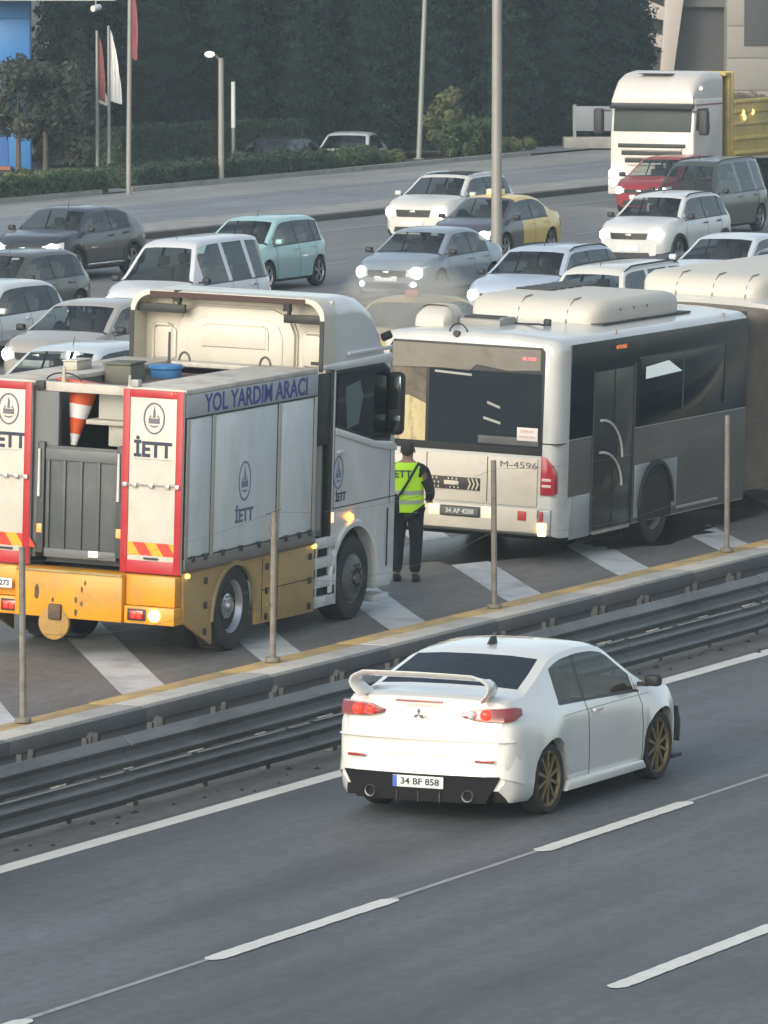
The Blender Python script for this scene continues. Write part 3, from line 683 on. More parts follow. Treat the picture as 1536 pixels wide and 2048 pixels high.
# badge: three small rhombs
q=M()
for a in (90,210,330):
    d=Vector((math.cos(R(a)),math.sin(R(a)))); n_=Vector((-d.y,d.x)); c=d*.031
    q.prism([tuple(c+d*.030),tuple(c+n_*.017),tuple(c-d*.030),tuple(c-n_*.017)],'x',xR-.030,xR-.016)
q.v=[(x_,y_,z_+1.0) for x_,y_,z_ in q.v]; q.build('badge',mat('badge_grey',(.22,.21,.2),.3,.7),sed,smooth=0)
pl=M().box(xR-.045,xR-.034,-.26,.26,.315,.425).build('number_plate',PLATE,sed,bev=.004)
M().box(xR-.0475,xR-.0455,.215,.258,.317,.423).build('blue_band',BLUEP,pl,smooth=0)
text('34 BF 858',.085,INK,pl,(xR-.0465,-.02,.37),(0,-1,0),(0,0,1),sx=1.15,off=.002)
# wing whose ends curl down to the boot lid
half=[(0,1.365,.03,.22),(.30,1.363,.03,.22),(.56,1.356,.045,.22),(.65,1.342,.055,.225),(.69,1.315,.07,.23),(.705,1.275,.085,.25),(.695,1.235,.105,.27),(.67,1.20,.125,.30),(.64,1.175,.14,.33),(.62,1.14,.15,.34)]
path=[(-y_,z_,x_,c_) for y_,z_,x_,c_ in half[::-1]]+half[1:]
rows=[]
for k,(y_,z_,x_,c_) in enumerate(path):
    p0=path[max(0,k-1)]; p1=path[min(len(path)-1,k+1)]; t_=Vector((p1[0]-p0[0],p1[1]-p0[1])).normalized(); nx_,nz_=-t_.y,t_.x
    prof=((-.5,.008),(-.46,.016),(-.1,.014),(.40,.004),(.5,-.012),(.40,-.016),(-.1,-.014),(-.46,-.006))
    rows.append([(xR+x_+a_*c_,y_+nx_*b_*1.15,z_+nz_*b_*1.15-(.05*a_ if abs(y_)<.6 else 0)) for a_,b_ in prof])
q=M().loft(rows); q.build('rear_wing',HW,sed,smooth=50)
for sg in (-1,1):
    q=M(); q.grid([[(x_,sg*(pw(x_)+.0035),z_) for z_ in (.885,.891)] for x_ in [-1.05+k*.1 for k in range(22)]]); q.build('painted_crease',mat('crease_shade_grey',(.34,.34,.33),.5),sed,smooth=0,fixn=False,xf=dfm)  # flat strip whose grey paints the shade line of the side crease
# side skirt, front lip canards, antenna fin, seams
for sg in (-1,1):
    q=M(); q.prism([(-1.0,.17),(-.92,.275),(.85,.255),(.95,.16)],'y',min(sg*(hw-.05),sg*(hw+.018)),max(sg*(hw-.05),sg*(hw+.018))); q.build('side_skirt',HW,sed,bev=.02)
    q=M(); q.prism([(I['xF']-.36,.34),(I['xF']-.20,.30),(I['xF']-.16,.50),(I['xF']-.26,.66)],'y',min(sg*(hw-.16),sg*(hw-.055)),max(sg*(hw-.16),sg*(hw-.055))); q.build('bumper_duct',BLACK,sed,bev=.01,xf=dfm)
    q=M(); q.box(I['xF']-.45,I['xF']-.10,min(sg*(hw-.22),sg*(hw-.06)),max(sg*(hw-.22),sg*(hw-.06)),.15,.19); q.build('front_lip',BLACK,sed,bev=.005,xf=dfm)
q=M(); q.prism([(-.70,1.49),(-.60,1.56),(-.55,1.56),(-.52,1.49)],'y',-.02,.02); q.build('roof_fin',BLACK,sed,bev=.006)
# ------------------------------------------------------------------ road service truck
CREAM=mat('panel_cream',(.56,.53,.47),.45,var=.06,vscale=1.5,dirt=(.34,.31,.26),dscale=2.5,damt=.35,coat=.2)
SHUT=mat('shutter_grey_white',(.64,.69,.71),.42,var=.04,vscale=1.2,dirt=(.40,.42,.42),dscale=1.8,damt=.5,coat=.2,stretch=(1,1,.4))
TRIMC=mat('frame_cream',(.45,.42,.36),.5,var=.1,dirt=(.2,.18,.15),dscale=3,damt=.4)
REDB=mat('red_border',(.42,.018,.028),.45,var=.08,dirt=(.3,.08,.08),dscale=3,damt=.4)
OCHRE=mat('ochre_skirt',(.40,.27,.105),.5,var=.08,vscale=1,dirt=(.20,.15,.08),dscale=1.5,damt=.45)
BUMPY=mat('bumper_yellow',(.66,.29,.012),.42,var=.10,vscale=2,dirt=(.36,.22,.07),dscale=3.0,damt=.8,coat=.1)
GREYP=mat('interior_grey',(.13,.14,.145),.6,var=.1,vscale=2)
DGREY=mat('ramp_grey',(.075,.085,.09),.55,var=.15,vscale=2,dirt=(.12,.12,.12),dscale=4,damt=.4)
TRW=P_('truck_white',(.62,.635,.64),.10); TRC=mat('cab_back_cream',(.61,.585,.52),.45,var=.04,dirt=(.5,.42,.3),dscale=1.2,damt=.35)
BLUEL=mat('lettering_blue',(.05,.07,.28),.5,var=.25,vscale=6); NAVY=mat('lettering_navy',(.02,.025,.06),.5)
ROOFM=mat('dusty_roof',(.54,.51,.46),.7,var=.12,dirt=(.22,.18,.14),dscale=2,damt=.6)
STRIPO=mat('marker_orange',(.75,.36,.02),.4); STRIPR=mat('marker_red',(.70,.04,.02),.4)
def emblem(parent,o,right,up,s,m):
    """oval ring, a pointed tower over a block with a base arc"""
    r_,u_=Vector(right),Vector(up); n_=r_.cross(u_).normalized(); o=Vector(o); q=M()
    P=lambda a,b,c=0:o+r_*a*s+u_*b*s+n_*c
    n=28; rows=[[P(.37*k*math.cos(2*math.pi*i/n),.5*k2*math.sin(2*math.pi*i/n),c) for k,k2,c in ((1,1,0),(1,1,.003),(.86,.89,.003),(.86,.89,0))] for i in range(n+1)]
    q.grid(rows)
    def poly(pts): 
        k=len(pts); q.add([P(a,b,.003) for a,b in pts],[tuple(range(k))])
    poly([(-.05,.02),(.05,.02),(.035,.24),(0,.40),(-.035,.24)]); poly([(-.19,-.16),(.19,-.16),(.19,.03),(.12,.0),(-.12,.0),(-.19,.03)])
    poly([(-.17,.03),(-.09,.03),(-.13,.12)]); poly([(.17,.03),(.09,.03),(.13,.12)])
    poly([(-.15,-.25),(0,-.29),(.15,-.25),(.13,-.21),(0,-.24),(-.13,-.21)])
    return q.build('emblem',m,parent,smooth=0,fixn=False)
def bigwheel(parent,xc,yc,sg,r=.51,w_=.30,rimm=ALLOY,hub='rear'):
    q=M(); q.lathe([(r*.55,-sg*w_),(r*.94,-sg*w_),(r,-sg*(w_-.04)),(r,-sg*.04),(r*.95,0),(r*.80,.008*sg),(r*.60,-sg*.01),(r*.58,-sg*.08),(0,-sg*.08)],(xc,yc,r),'y',40)
    for k in range(40):
        a=2*math.pi*k/40; c,s_=math.cos(a),math.sin(a)
        q.obox((xc+c*r*.992,yc-sg*w_*.5,r+s_*r*.992),(c*.010,0,s_*.010),(0,w_*.42,0),(-s_*.016,0,c*.016))
    wv=q.build('wheel',RUBBER,parent,smooth=35)
    q=M()
    if hub=='rear': pr=[(r*.60,-sg*.005),(r*.575,-sg*.02),(r*.50,-sg*.13),(r*.30,-sg*.15),(r*.28,-sg*.06),(r*.16,-sg*.04),(r*.12,-sg*.0),(0,sg*.005)]
    else: pr=[(r*.60,-sg*.005),(r*.575,-sg*.01),(r*.52,sg*.02),(r*.40,sg*.05),(r*.26,sg*.055),(r*.24,sg*.02),(r*.15,sg*.02),(r*.13,sg*.07),(0,sg*.075)]
    q.lathe(pr,(xc,yc,r),'y',30)
    for k in range(10):
        a=2*math.pi*k/10; rr=r*.22 if hub=='rear' else r*.33; d=-.05 if hub=='rear' else .065
        q.cyl((xc+math.cos(a)*rr,yc+sg*(d-.03),r+math.sin(a)*rr),(xc+math.cos(a)*rr,yc+sg*(d+.012),r+math.sin(a)*rr),.018,.016,6)
    q.build('rim',rimm,wv,smooth=35); return wv
tr=thing('service_truck','white and yellow road service truck with open red-bordered rear doors and grey shutters','truck',(65.6,34.15,.055),2,None,1.7)
XR_,XB=-1.17,2.46
M().box(-1.3,4.5,-.42,.42,.55,.98).build('chassis',UNDER,tr,bev=.02)
q=M(); q.box(XR_+.02,XB,-1.235,-.52,1.08,3.02); q.box(XR_+.02,XB,.60,1.235,1.08,3.02); q.box(XR_+.3,XB,-.52,.60,1.0,1.14); q.box(XB-.5,XB,-.52,.60,1.14,2.80)
q.build('box_body',GREYP,tr,bev=.01)
q=M(); q.box(XR_,XB+.01,-1.25,-.50,3.022,3.08); q.box(XR_,XB+.01,.58,1.25,3.022,3.08); q.box(XB-.25,XB+.01,-.50,.58,3.022,3.078); q.box(XR_,XR_+.10,-.50,.58,2.97,3.078)
q.build('roof_frame',ROOFM,tr,bev=.012)
M().box(XR_+.9,XB-.25,-.50,.58,2.90,2.95).build('roof_well_floor',mat('well_brown',(.14,.115,.09),.8,var=.3,vscale=3),tr)
# right flank: frieze with lettering, three roller shutters made of slats, posts between them
fz=M().box(XR_+.01,XB,-1.256,-1.236,2.765,3.02).build('name_board',mat('board_grey',(.40,.43,.45),.5,var=.08,dirt=(.28,.28,.27),dscale=3,damt=.4),tr,bev=.003)
text('YOL YARDIM ARACI',.29,BLUEL,fz,(.74,-1.258,2.885),(1,0,0),(0,0,1),off=.005,width=2.85)
slat=None
for (a,b) in ((-1.06,-.48),(-.38,1.33),(1.45,2.36)):
    sh=M().box(a-.01,b+.01,-1.240,-1.237,1.18,2.75).build('roller_shutter',SHUT,tr)
    M().box(a,b,-1.253,-1.241,1.19,2.745).build('shutter_panel',SHUT,sh,bev=.004)
for a in (-1.115,-.43,1.39,2.41):
    M().box(a-.045,a+.045,-1.262,-1.236,1.16,2.76).build('shutter_post',TRIMC,tr,bev=.006)
    M().box(a-.052,a-.046,-1.258,-1.236,1.17,2.76).build('rubber_seal',BLACK,tr)
emblem(tr,(.45,-1.2545,1.93),(1,0,0),(0,0,1),.46,mat('emblem_blue_grey',(.16,.20,.30),.5))
text('İETT',.21,mat('lettering_slate',(.10,.13,.22),.5),tr,(.45,-1.2555,1.53),(1,0,0),(0,0,1),off=.006,width=.50)
M().box(XR_+.01,XB,-1.262,-1.236,2.750,2.768).build('seam_strip',BLACK,tr)
M().box(XR_+.01,XB,-1.27,-1.23,1.03,1.165).build('lower_rail',mat('rail_grey',(.16,.155,.15),.6,var=.2,dirt=(.2,.14,.08),dscale=4,damt=.6),tr,bev=.008)
for xx in (-.95,-.62,-.15,.35,.85,1.25,1.62,2.0,2.3):
    M().box(xx-.035,xx+.035,-1.288,-1.262,1.13,1.20).build('hinge',BLACK,tr,bev=.006)
for xx,zz in ((-1.10,.985),(2.42,1.00)):
    q=M(); q.cyl((xx,-1.262,zz),(xx,-1.300,zz),.030,.024,12); q.build('marker_lamp',mat('marker_lit',(.8,.6,.1),.3,emit=(1,.62,.08),es=3),tr)
# ochre skirt with wheel opening
def arch(cx,cz,r,a0,a1,n=14): return [(cx+r*math.cos(R(a0+(a1-a0)*k/n)),cz+r*math.sin(R(a0+(a1-a0)*k/n))) for k in range(n+1)]
for sg in (-1,1):
    y0,y1=(sorted((sg*1.225,sg*1.262)))
    A=arch(.21,.40,.60,0,180)
    q=M(); q.prism([(.81,.24),(.81,.40)]+A[1:-1]+[(-.39,.40),(-.37,.13),(-1.15,.46),(-1.17,1.015),(2.47,1.015),(2.47,.22)],'y',y0,y1)
    sk=q.build('side_skirt',OCHRE,tr,bev=.005)
    if sg<0:
        for xx in (.98,1.42): M().box(xx-.005,xx+.005,-1.266,-1.262,.26,1.0).build('panel_gap',UNDER,sk)
        q=M(); q.box(.98,2.47,-1.266,-1.262,.615,.625); q.build('panel_gap',UNDER,sk)
        for xx in (-.58,1.10,2.33):
            for zz in (.30,.60,.88): M().box(xx-.035,xx+.035,-1.282,-1.262,zz-.035,zz+.045).build('latch',BLACK,sk,bev=.01)
        q=M(); rows=[[(.21+math.cos(R(a))*r_,yy,.40+math.sin(R(a))*r_) for r_,yy in ((.585,-1.24),(.59,-1.285),(.635,-1.29),(.645,-1.262))] for a in range(0,181,12)]
        q.grid(rows); q.build('arch_trim',mat('arch_ochre',(.30,.235,.12),.6,var=.1),sk)
M().box(XR_,2.47,-1.285,-1.225,1.016,1.03).build('edge_strip',mat('brown_edge',(.16,.08,.05),.6,var=.3),tr)
for sg in (-1,1):
    bigwheel(tr,.21,sg*1.24,sg); q=M(); q.lathe([(.25,-sg*.30),(.49,-sg*.30),(.51,-sg*.26),(.51,-sg*.05),(.47,0),(.3,0)],(.21,sg*.90,.51),'y',30); q.build('inner_tyre',RUBBER,tr)
    bigwheel(tr,3.67,sg*1.23,sg,hub='front',r=.50,rimm=mat('rim_dull',(.11,.115,.12),.5,.5,var=.2))
M().cyl((.21,-1,.5),(.21,1,.5),.10,.10,10).build('axle',UNDER,tr)
# steps between skirt and front wheel
stp=M().box(2.55,3.10,-1.20,-.75,.25,1.05).build('step_box',UNDER,tr)
for zz in (.25,.48,.71,.94): M().box(2.50,3.12,-1.262,-1.20,zz,zz+.125).build('step',mat('step_white',(.55,.57,.58),.5,var=.12,dirt=(.3,.28,.25),dscale=4,damt=.5),stp,bev=.01)
for xx in (2.515,3.085): M().box(xx-.02,xx+.02,-1.268,-1.262,.25,1.06).build('step_post',mat('step_white',()),stp,bev=.004)
# rear: door panels
def rpanel(y0,y1,full):
    d=M().box(XR_-.055,XR_-.01,y0,y1,1.0,3.06).build('rear_door',CREAM,tr,bev=.008)
    b=.085
    q=M(); q.box(XR_-.067,XR_-.0552,y0,y0+b,1.0,3.06); q.box(XR_-.067,XR_-.0552,y1-b,y1,1.0,3.06); q.box(XR_-.0665,XR_-.0552,y0+b,y1-b,2.975,3.06); q.box(XR_-.0665,XR_-.0552,y0+b,y1-b,1.0,1.14)
    q.build('red_frame',REDB,d,bev=.004)
    yc=(y0+y1)/2
    q=M(); k=0; n=6; a=y1-b; st=(y1-y0-2*b)/4
    for k in range(4):
        ya,yb=y1-b-k*st,y1-b-(k+1)*st; mi=k%2
        q.add([(XR_-.0575,ya,1.20),(XR_-.0575,yb,1.20),(XR_-.0575,yb,1.345),(XR_-.0575,ya,1.345)],[(0,1,2,3)],0)
    q.build('marker_strip',STRIPO,d,smooth=0,fixn=False)
    q=M()
    for k in range(2):
        ya=y1-b-.06-k*.29; q.add([(XR_-.0595,ya,1.345),(XR_-.0595,ya-.15,1.345),(XR_-.0595,ya-.25,1.20),(XR_-.0595,ya-.10,1.20)],[(0,1,2,3)],0)
    q.build('marker_chevron',STRIPR,d,smooth=0,fixn=False)
    q=M(); q.cyl((XR_-.078,y0+.05,2.0),(XR_-.078,y1-.05,1.99),.010,.010,6); q.build('latch_rod',mat('latch_metal',(.5,.48,.45),.4,.5),d)
    for yy in (y0+.05,y0+.17,yc,y1-.17,y1-.05): M().box(XR_-.10,XR_-.066,yy-.028,yy+.028,1.965,2.015).build('clasp',mat('latch_metal',()),d,bev=.006)
    M().box(XR_-.075,XR_-.066,yc-.10,yc+.08,1.155,1.18).build('pull_handle',BLACK,d,bev=.004)
    M().box(XR_-.060,XR_-.0552,y0+.13,y1-.13,2.28,2.283).build('panel_seam',GREYP,d)
    emblem(d,(XR_-.0575,yc+(-.01 if full else .02),2.745),(0,-1,0),(0,0,1),.36,mat('emblem_grey',(.13,.13,.16),.5))
    text('İETT',.235,NAVY,d,(XR_-.0575,yc,2.385),(0,-1,0),(0,0,1),off=.009,width=.47)
    return d
rpanel(-1.245,-.50,True); rpanel(.64,1.245,True)
# opening: left inner panel, ramp with ribs, shelves
q=M(); q.box(XR_+.0,XR_+.06,.33,.62,1.14,2.97); q.box(XR_+.06,XR_+1.0,.50,.60,1.14,2.97); q.build('inner_panel',GREYP,tr,bev=.01)
rp=M().box(XR_-.02,XR_+.03,-.44,.46,1.10,2.36).build('tail_ramp',DGREY,tr,bev=.008)
for yy in (-.42,-.20,.02,.23,.43): M().box(XR_-.045,XR_-.021,yy-.022,yy+.022,1.20,2.20).build('rib',DGREY,rp,bev=.006)
for z0,z1 in ((1.10,1.20),(2.20,2.33)): M().box(XR_-.048,XR_-.021,-.44,.46,z0,z1).build('crossbar',mat('ramp_bar',(.12,.13,.135),.5,var=.1),rp,bev=.006)
for yy in (-.47,.52):
    c=M().box(XR_-.05,XR_+.05,yy-.045,yy+.045,1.14,2.40).build('ramp_post',mat('post_dark',(.05,.055,.06),.5),tr,bev=.008)
    M().cyl((XR_-.065,yy+.01,1.78),(XR_-.065,yy+.01,2.32),.020,.016,8).build('gas_strut',mat('strut_white',(.7,.7,.68),.3,.3),c)
    M().box(XR_-.062,XR_-.05,yy-.03,yy+.03,1.37,1.47).build('reflector',mat('orange_reflector',(.8,.25,.08),.3,emit=(1,.35,.12),es=.5),c,bev=.003)
M().box(XR_-.056,XR_-.048,-.22,-.10,1.13,1.20).build('ramp_lamp',mat('small_lamp',(.75,.74,.62),.3,emit=(1,.95,.8),es=.5),tr,bev=.003)
q=M(); q.box(XR_+.30,XR_+.9,-.50,-.02,2.66,2.97); q.box(XR_+.22,XR_+.9,-.50,.10,2.60,2.655); q.box(XR_+.30,XR_+.9,-.50,-.15,2.36,2.60); q.build('inner_shelf',mat('shelf_cream',(.40,.39,.35),.6,var=.1),tr,bev=.01)
# bumper, lamps, hitch
bp=M().box(XR_-.24,XR_+.12,-.62,.72,.44,.985).build('bumper',BUMPY,tr,bev=.02)
M().box(XR_-.16,XR_+.12,-1.235,-.625,.645,.985).build('bumper_wing',BUMPY,tr,bev=.012); M().box(XR_-.16,XR_+.12,.725,1.235,.645,.985).build('bumper_wing',BUMPY,tr,bev=.012)
M().box(XR_-.20,XR_+.12,-1.25,-.627,.44,.64).build('lamp_carrier',BUMPY,tr,bev=.012); M().box(XR_-.20,XR_+.12,.727,1.25,.44,.64).build('lamp_carrier',BUMPY,tr,bev=.012)
RUSTS=mat('rust_patch',(.13,.075,.04),.9,var=.4,vscale=9)
for cy,cz,s_ in ((.44,.72,.16),(-.12,.78,.08),(-.05,.66,.09),(-.12,.62,.07),(.24,.64,.07),(-.05,.52,.09),(-.16,.86,.06),(.60,.60,.05)):
    pts=[(cy+math.cos(t)*s_*random.uniform(.25,.55)*.6,cz+math.sin(t)*s_*random.uniform(.5,1.0)*.6) for t in [k*math.pi/5 for k in range(10)]]
    q=M(); q.add([(XR_-.2415,a,b) for a,b in pts],[tuple(range(10))]); q.build('rust_stain',RUSTS,bp,smooth=0,fixn=False)
M().box(XR_-.262,XR_-.24,-.62,.70,.955,.985).build('bumper_lip',mat('lip_worn',(.34,.25,.10),.6,var=.3,vscale=6),tr,bev=.004)
q=M(); q.cyl((XR_-.25,.22,.38),(XR_-.19,.22,.38),.19,.19,22); q.build('hitch_plate',mat('hitch_yellow',(.42,.25,.07),.7,var=.3,vscale=5,dirt=(.10,.06,.04),dscale=5,damt=.8),tr,bev=.008)
M().box(XR_-.29,XR_-.18,.12,.28,.42,.60).build('hitch_jaw',mat('hitch_rust',(.11,.075,.05),.8,var=.4,vscale=8),tr,bev=.02)
for sg,dd in ((-1,0),(1,0)):
    M().box(XR_-.222,XR_-.2,min(sg*.68,sg*.90),max(sg*.68,sg*.90),.48,.61).build('lamp_housing',BLACK,tr,bev=.006)
    hl=M().box(XR_-.236,XR_-.222,min(sg*.71,sg*.88),max(sg*.71,sg*.88),.495,.595).build('tail_light',REDL,tr,bev=.006)
    for yy in (.76,.83): M().box(XR_-.241,XR_-.236,sg*yy-.025,sg*yy+.025,.51,.58).build('bulb',REDLIT,hl,bev=.008)
    q=M(); q.lathe([(0,-.04),(.04,-.035),(.068,-.01),(.072,.02)],(XR_-.215,sg*1.01,.545),'x',16); q.build('indicator_light',mat('amber_hot',(.9,.6,.2),.2,emit=(1,.50,.13),es=6) if sg<0 else AMBER,tr)
pl=M().box(XR_-.272,XR_-.262,.74,1.2,.74,.85).build('number_plate',PLATE,tr,bev=.004); text('34 VE 8273',.085,INK,pl,(XR_-.2735,.97,.795),(0,-1,0),(0,0,1),off=.002)
# roof gear
M().box(XR_-.02,XR_+.08,-.66,-.56,3.08,3.16).build('work_light',mat('lamp_grey',(.35,.36,.36),.4),tr,bev=.01)
M().box(XR_-.04,XR_+.06,.50,.62,2.98,3.08).build('door_catch',BLACK,tr,bev=.015)
q=M(); q.lathe([(0,-.03),(.022,-.025),(.03,0)],(XR_-.068,-1.10,3.03),'x',10); q.build('marker_lamp',mat('red_hot',(.8,.05,.03),.3,emit=(1,.02,.01),es=3),tr)
M().cyl((XR_+.05,.30,3.07),(XR_+.05,.30,3.25),.028,.018,8).build('hook_post',TRIMC,tr)
M().cyl((XR_+.05,-.52,3.07),(XR_+.05,-.52,3.20),.02,.015,8).build('hook_post',TRIMC,tr)
q=M(); q.tube([(XR_+.05,.30+.22*math.sin(t),3.08+.10*math.cos(t)) for t in [(-1.4+2.8*k/10) for k in range(11)]],.009,6); q.build('hose_loop',BLACK,tr)
M().cyl((2.2,.55,3.05),(2.2,.55,3.42),.018,.014,6).build('antenna',mat('post_dark',()),tr)
for yy in (.42,-.62): 
    q=M(); q.tube([(2.35,yy+.07*math.cos(t),3.07+.11*math.sin(t)) for t in [math.pi*k/8 for k in range(9)]],.014,6); q.build('lifting_eye',mat('eye_steel',(.12,.11,.10),.5,.4),tr)
# cab
arcp=arch(3.67,.46,.67,0,180)
cp=[(4.34,.34)]+arcp+[(2.97,.46),(2.97,3.06),(4.66,3.06),(4.84,2.15),(4.90,1.6),(4.90,.40),(4.80,.30)]
q=M(); q.prism(cp,'y',-1.235,1.235); cab=q.build('cab',TRW,tr,bev=.055,seg=3,smooth=40)
M().box(3.0,4.36,-1.10,1.10,.50,1.16).build('wheel_well',UNDER,tr)
def hood_sec(x,zt,hw_,z0=3.04,rr=.22,n=6):
    P=[(x,-hw_,z0)]
    P+=[(x,-hw_+rr-rr*math.cos(math.pi/2*k/n),zt-rr+rr*math.sin(math.pi/2*k/n)) for k in range(n+1)]
    P+=[(x,hw_-rr+rr*math.sin(math.pi/2*k/n),zt-rr+rr*math.cos(math.pi/2*k/n)) for k in range(n+1)]
    return P+[(x,hw_,z0)]
prof=[(2.98,3.87,1.25),(3.4,3.885,1.25),(3.75,3.84,1.245),(4.05,3.73,1.235),(4.3,3.56,1.215),(4.48,3.38,1.19),(4.60,3.22,1.17),(4.68,3.08,1.16)]
q=M(); q.loft([hood_sec(*p,rr=min(.22,(p[1]-3.04)*.6)) for p in prof]); q.build('high_roof',TRW,tr,smooth=50)
out_=[hood_sec(x,3.87,1.25) for x in (2.60,2.98)]; inn=[hood_sec(x,3.82,1.20) for x in (2.98,2.60)]
q=M(); q.grid([out_[1],out_[0],inn[1],inn[0]]); q.build('roof_fairing',TRC,tr,smooth=50)
# the fairing's outer side is white, the back wall cream with pressed ribs
def archpoly(y0,y1,z0,z1,cut): return [(y0,z0),(y0,z1-cut),(y0+cut*.3,z1-cut*.3),(y0+cut,z1),(y1-cut,z1),(y1-cut*.3,z1-cut*.3),(y1,z1-cut),(y1,z0)]
bw=M().box(2.945,2.985,-1.2,1.2,2.98,3.83).build('cab_back_wall',TRC,tr)
for i,(a,b,c,d,k,x0) in enumerate(((-.76,.76,2.98,3.70,.28,2.86),(-.62,.62,2.98,3.58,.22,2.84),(-.42,.42,3.22,3.48,.06,2.81),(-.55,.55,3.10,3.16,.02,2.905),(-1.08,-.84,3.05,3.42,.05,2.90),(.80,1.08,3.05,3.42,.05,2.92),(-1.05,-.85,3.66,3.77,.03,2.92),(.85,1.05,3.66,3.77,.03,2.92),(-.6,.6,3.72,3.77,.02,2.91))):
    q=M(); q.prism(archpoly(a,b,c,d,k),'x',x0,2.95); q.build('pressed_rib',TRC,bw,bev=.028 if i<3 else .012)
for P_k,x_k in ((archpoly(-.76,.76,2.98,3.70,.28),2.93),(archpoly(-.62,.62,2.98,3.58,.22),2.88),(archpoly(-.42,.42,3.22,3.48,.06),2.84),(archpoly(-1.1,-.86,3.02,3.45,.05),2.93),(archpoly(.86,1.1,3.02,3.45,.05),2.93)):
    q=M(); q.tube([(x_k,a_,b_) for a_,b_ in P_k],.022,6); q.build('pressed_edge',TRC,bw,smooth=60)
for y0,y1,zz,ys_ in ((.58,1.24,3.66,.66),(-1.22,-.70,3.62,-.76)):
    br_=M().box(2.66,2.72,y0,y1,zz-.05,zz+.05).build('fairing_bracket',BLACK,tr,bev=.006)
    M().box(2.66,2.72,ys_-.015,ys_+.015,zz+.05,3.85).build('strut',BLACK,br_)
    M().cyl((2.64,ys_,zz+.09),(2.64,ys_,zz+.22),.06,.05,8).build('mount',BLACK,br_)
for sg in (-1,1): M().box(2.585,2.60,min(sg*1.20,sg*1.252),max(sg*1.20,sg*1.252),3.02,3.62).build('edge_seal',BLACK,tr)
M().box(2.585,2.602,-1.0,1.0,3.80,3.862).build('edge_seal',mat('dark_red_seal',(.05,.022,.022),.6),tr)
M().box(2.58,2.60,-1.25,-1.10,3.10,3.14).build('bracket',BLACK,tr)
sp=M(); sp.prism([(2.62,3.06),(2.62,3.10),(4.62,3.13),(4.70,3.02),(3.0,3.02)],'y',-1.262,-1.236); sp.build('cab_side_moulding',TRW,tr,bev=.008)
M().box(3.3,4.6,-1.285,-1.25,3.17,3.22).build('rain_rail',TRW,tr,bev=.012)
M().cyl((4.58,-1.15,3.30),(4.66,-1.22,3.34),.05,.05,10).build('horn_lamp',BLACK,tr)
# between box and cab
M().box(2.52,2.93,-1.0,1.0,1.0,2.98).build('equipment_bay',UNDER,tr)
M().cyl((2.72,-1.12,1.15),(2.72,-1.12,2.20),.085,.085,12).build('air_duct',mat('duct_grey',(.28,.28,.28),.5,.2),tr)
M().box(2.56,2.94,-1.225,-1.19,2.15,3.0).build('side_deflector',BLACK,tr,bev=.02)
M().box(2.90,2.965,-1.245,-1.15,1.05,3.03).build('cab_edge',BLACK,tr,bev=.01)
# cab window, door, mirrors
wpoly=[(3.06,2.98),(4.42,2.98),(4.60,2.90),(4.72,2.22),(4.66,2.10),(4.2,2.14),(3.06,2.38)]
q=M(); q.prism([(3.03,3.015),(4.45,3.015),(4.64,2.93),(4.76,2.20),(4.68,2.06),(4.2,2.10),(3.03,2.345)],'y',-1.240,-1.234); q.build('window_frame',BLACK,tr)
q=M(); q.prism(wpoly,'y',-1.247,-1.2405); q.build('side_window',glassmat('cab_glass',(.12,.14,.14),.3,ior=1.3),tr)
q=M(); q.prism([(3.30,2.80),(3.72,2.86),(3.82,2.66),(3.70,2.34),(3.36,2.30)],'y',-1.2475,-1.247); q.build('painted_reflection',mat('reflection_green',(.10,.14,.13),.3),tr)  # greenish reflection on the cab glass, painted as a thin panel
dr=M(); 
for a in ((3.03,1.20,2.34),(4.72,1.30,2.06)): dr.box(a[0]-.006,a[0]+.006,-1.2375,-1.2345,a[1],a[2])
dr.box(3.03,4.88,-1.2375,-1.2345,1.375,1.387); dr.box(2.99,4.88,-1.2375,-1.2345,2.045,2.05) if False else None
dr.build('door_gap',UNDER,tr)
M().box(3.10,3.28,-1.262,-1.236,2.02,2.06).build('door_handle',TRW,tr,bev=.01)
q=M(); q.prism([(3.03,2.34),(4.2,2.10),(4.68,2.055),(4.86,2.0),(4.86,1.93),(4.2,2.02),(3.03,2.26)],'y',-1.262,-1.236); q.build('waist_moulding',TRW,tr,bev=.010)
emblem(tr,(3.16,-1.2385,1.80),(1,0,0),(0,0,1),.40,mat('emblem_blue_grey',())); text('İETT',.14,NAVY,tr,(3.24,-1.2385,1.50),(1,0,0),(0,0,1),off=.004,width=.30)
mr=M().box(4.55,4.70,-1.44,-1.23,2.14,2.90).build('wing_mirror',BLACK,tr,bev=.07,seg=3)
M().box(4.54,4.55,-1.42,-1.26,2.45,2.85).build('mirror_glass',mat('mirror_glass',(.12,.14,.15),.05,.9),mr,bev=.02)
M().box(4.54,4.55,-1.42,-1.26,2.20,2.38).build('mirror_glass',mat('mirror_glass',()),mr,bev=.02)
M().box(4.58,4.66,-1.28,-1.20,2.70,2.78).build('arm',BLACK,mr)
q=M(); rows=[[(3.67+math.cos(R(a))*r_,yy,.46+math.sin(R(a))*r_) for r_,yy in ((.66,-1.20),(.66,-1.262),(.72,-1.268),(.745,-1.236))] for a in range(-5,186,10)]
q.grid(rows); q.build('wheel_arch',TRW,tr,smooth=40)
q=M(); q.lathe([(0,-.045),(.03,-.04),(.055,0)],(3.52,-1.245,1.24),'y',14); q.build('indicator_light',AMBER,tr)
M().box(2.99,3.03,-1.25,-1.236,1.22,1.34).build('indicator_light',mat('amber_dim',(.8,.45,.2),.3,emit=(1,.5,.2),es=2),tr,bev=.005)
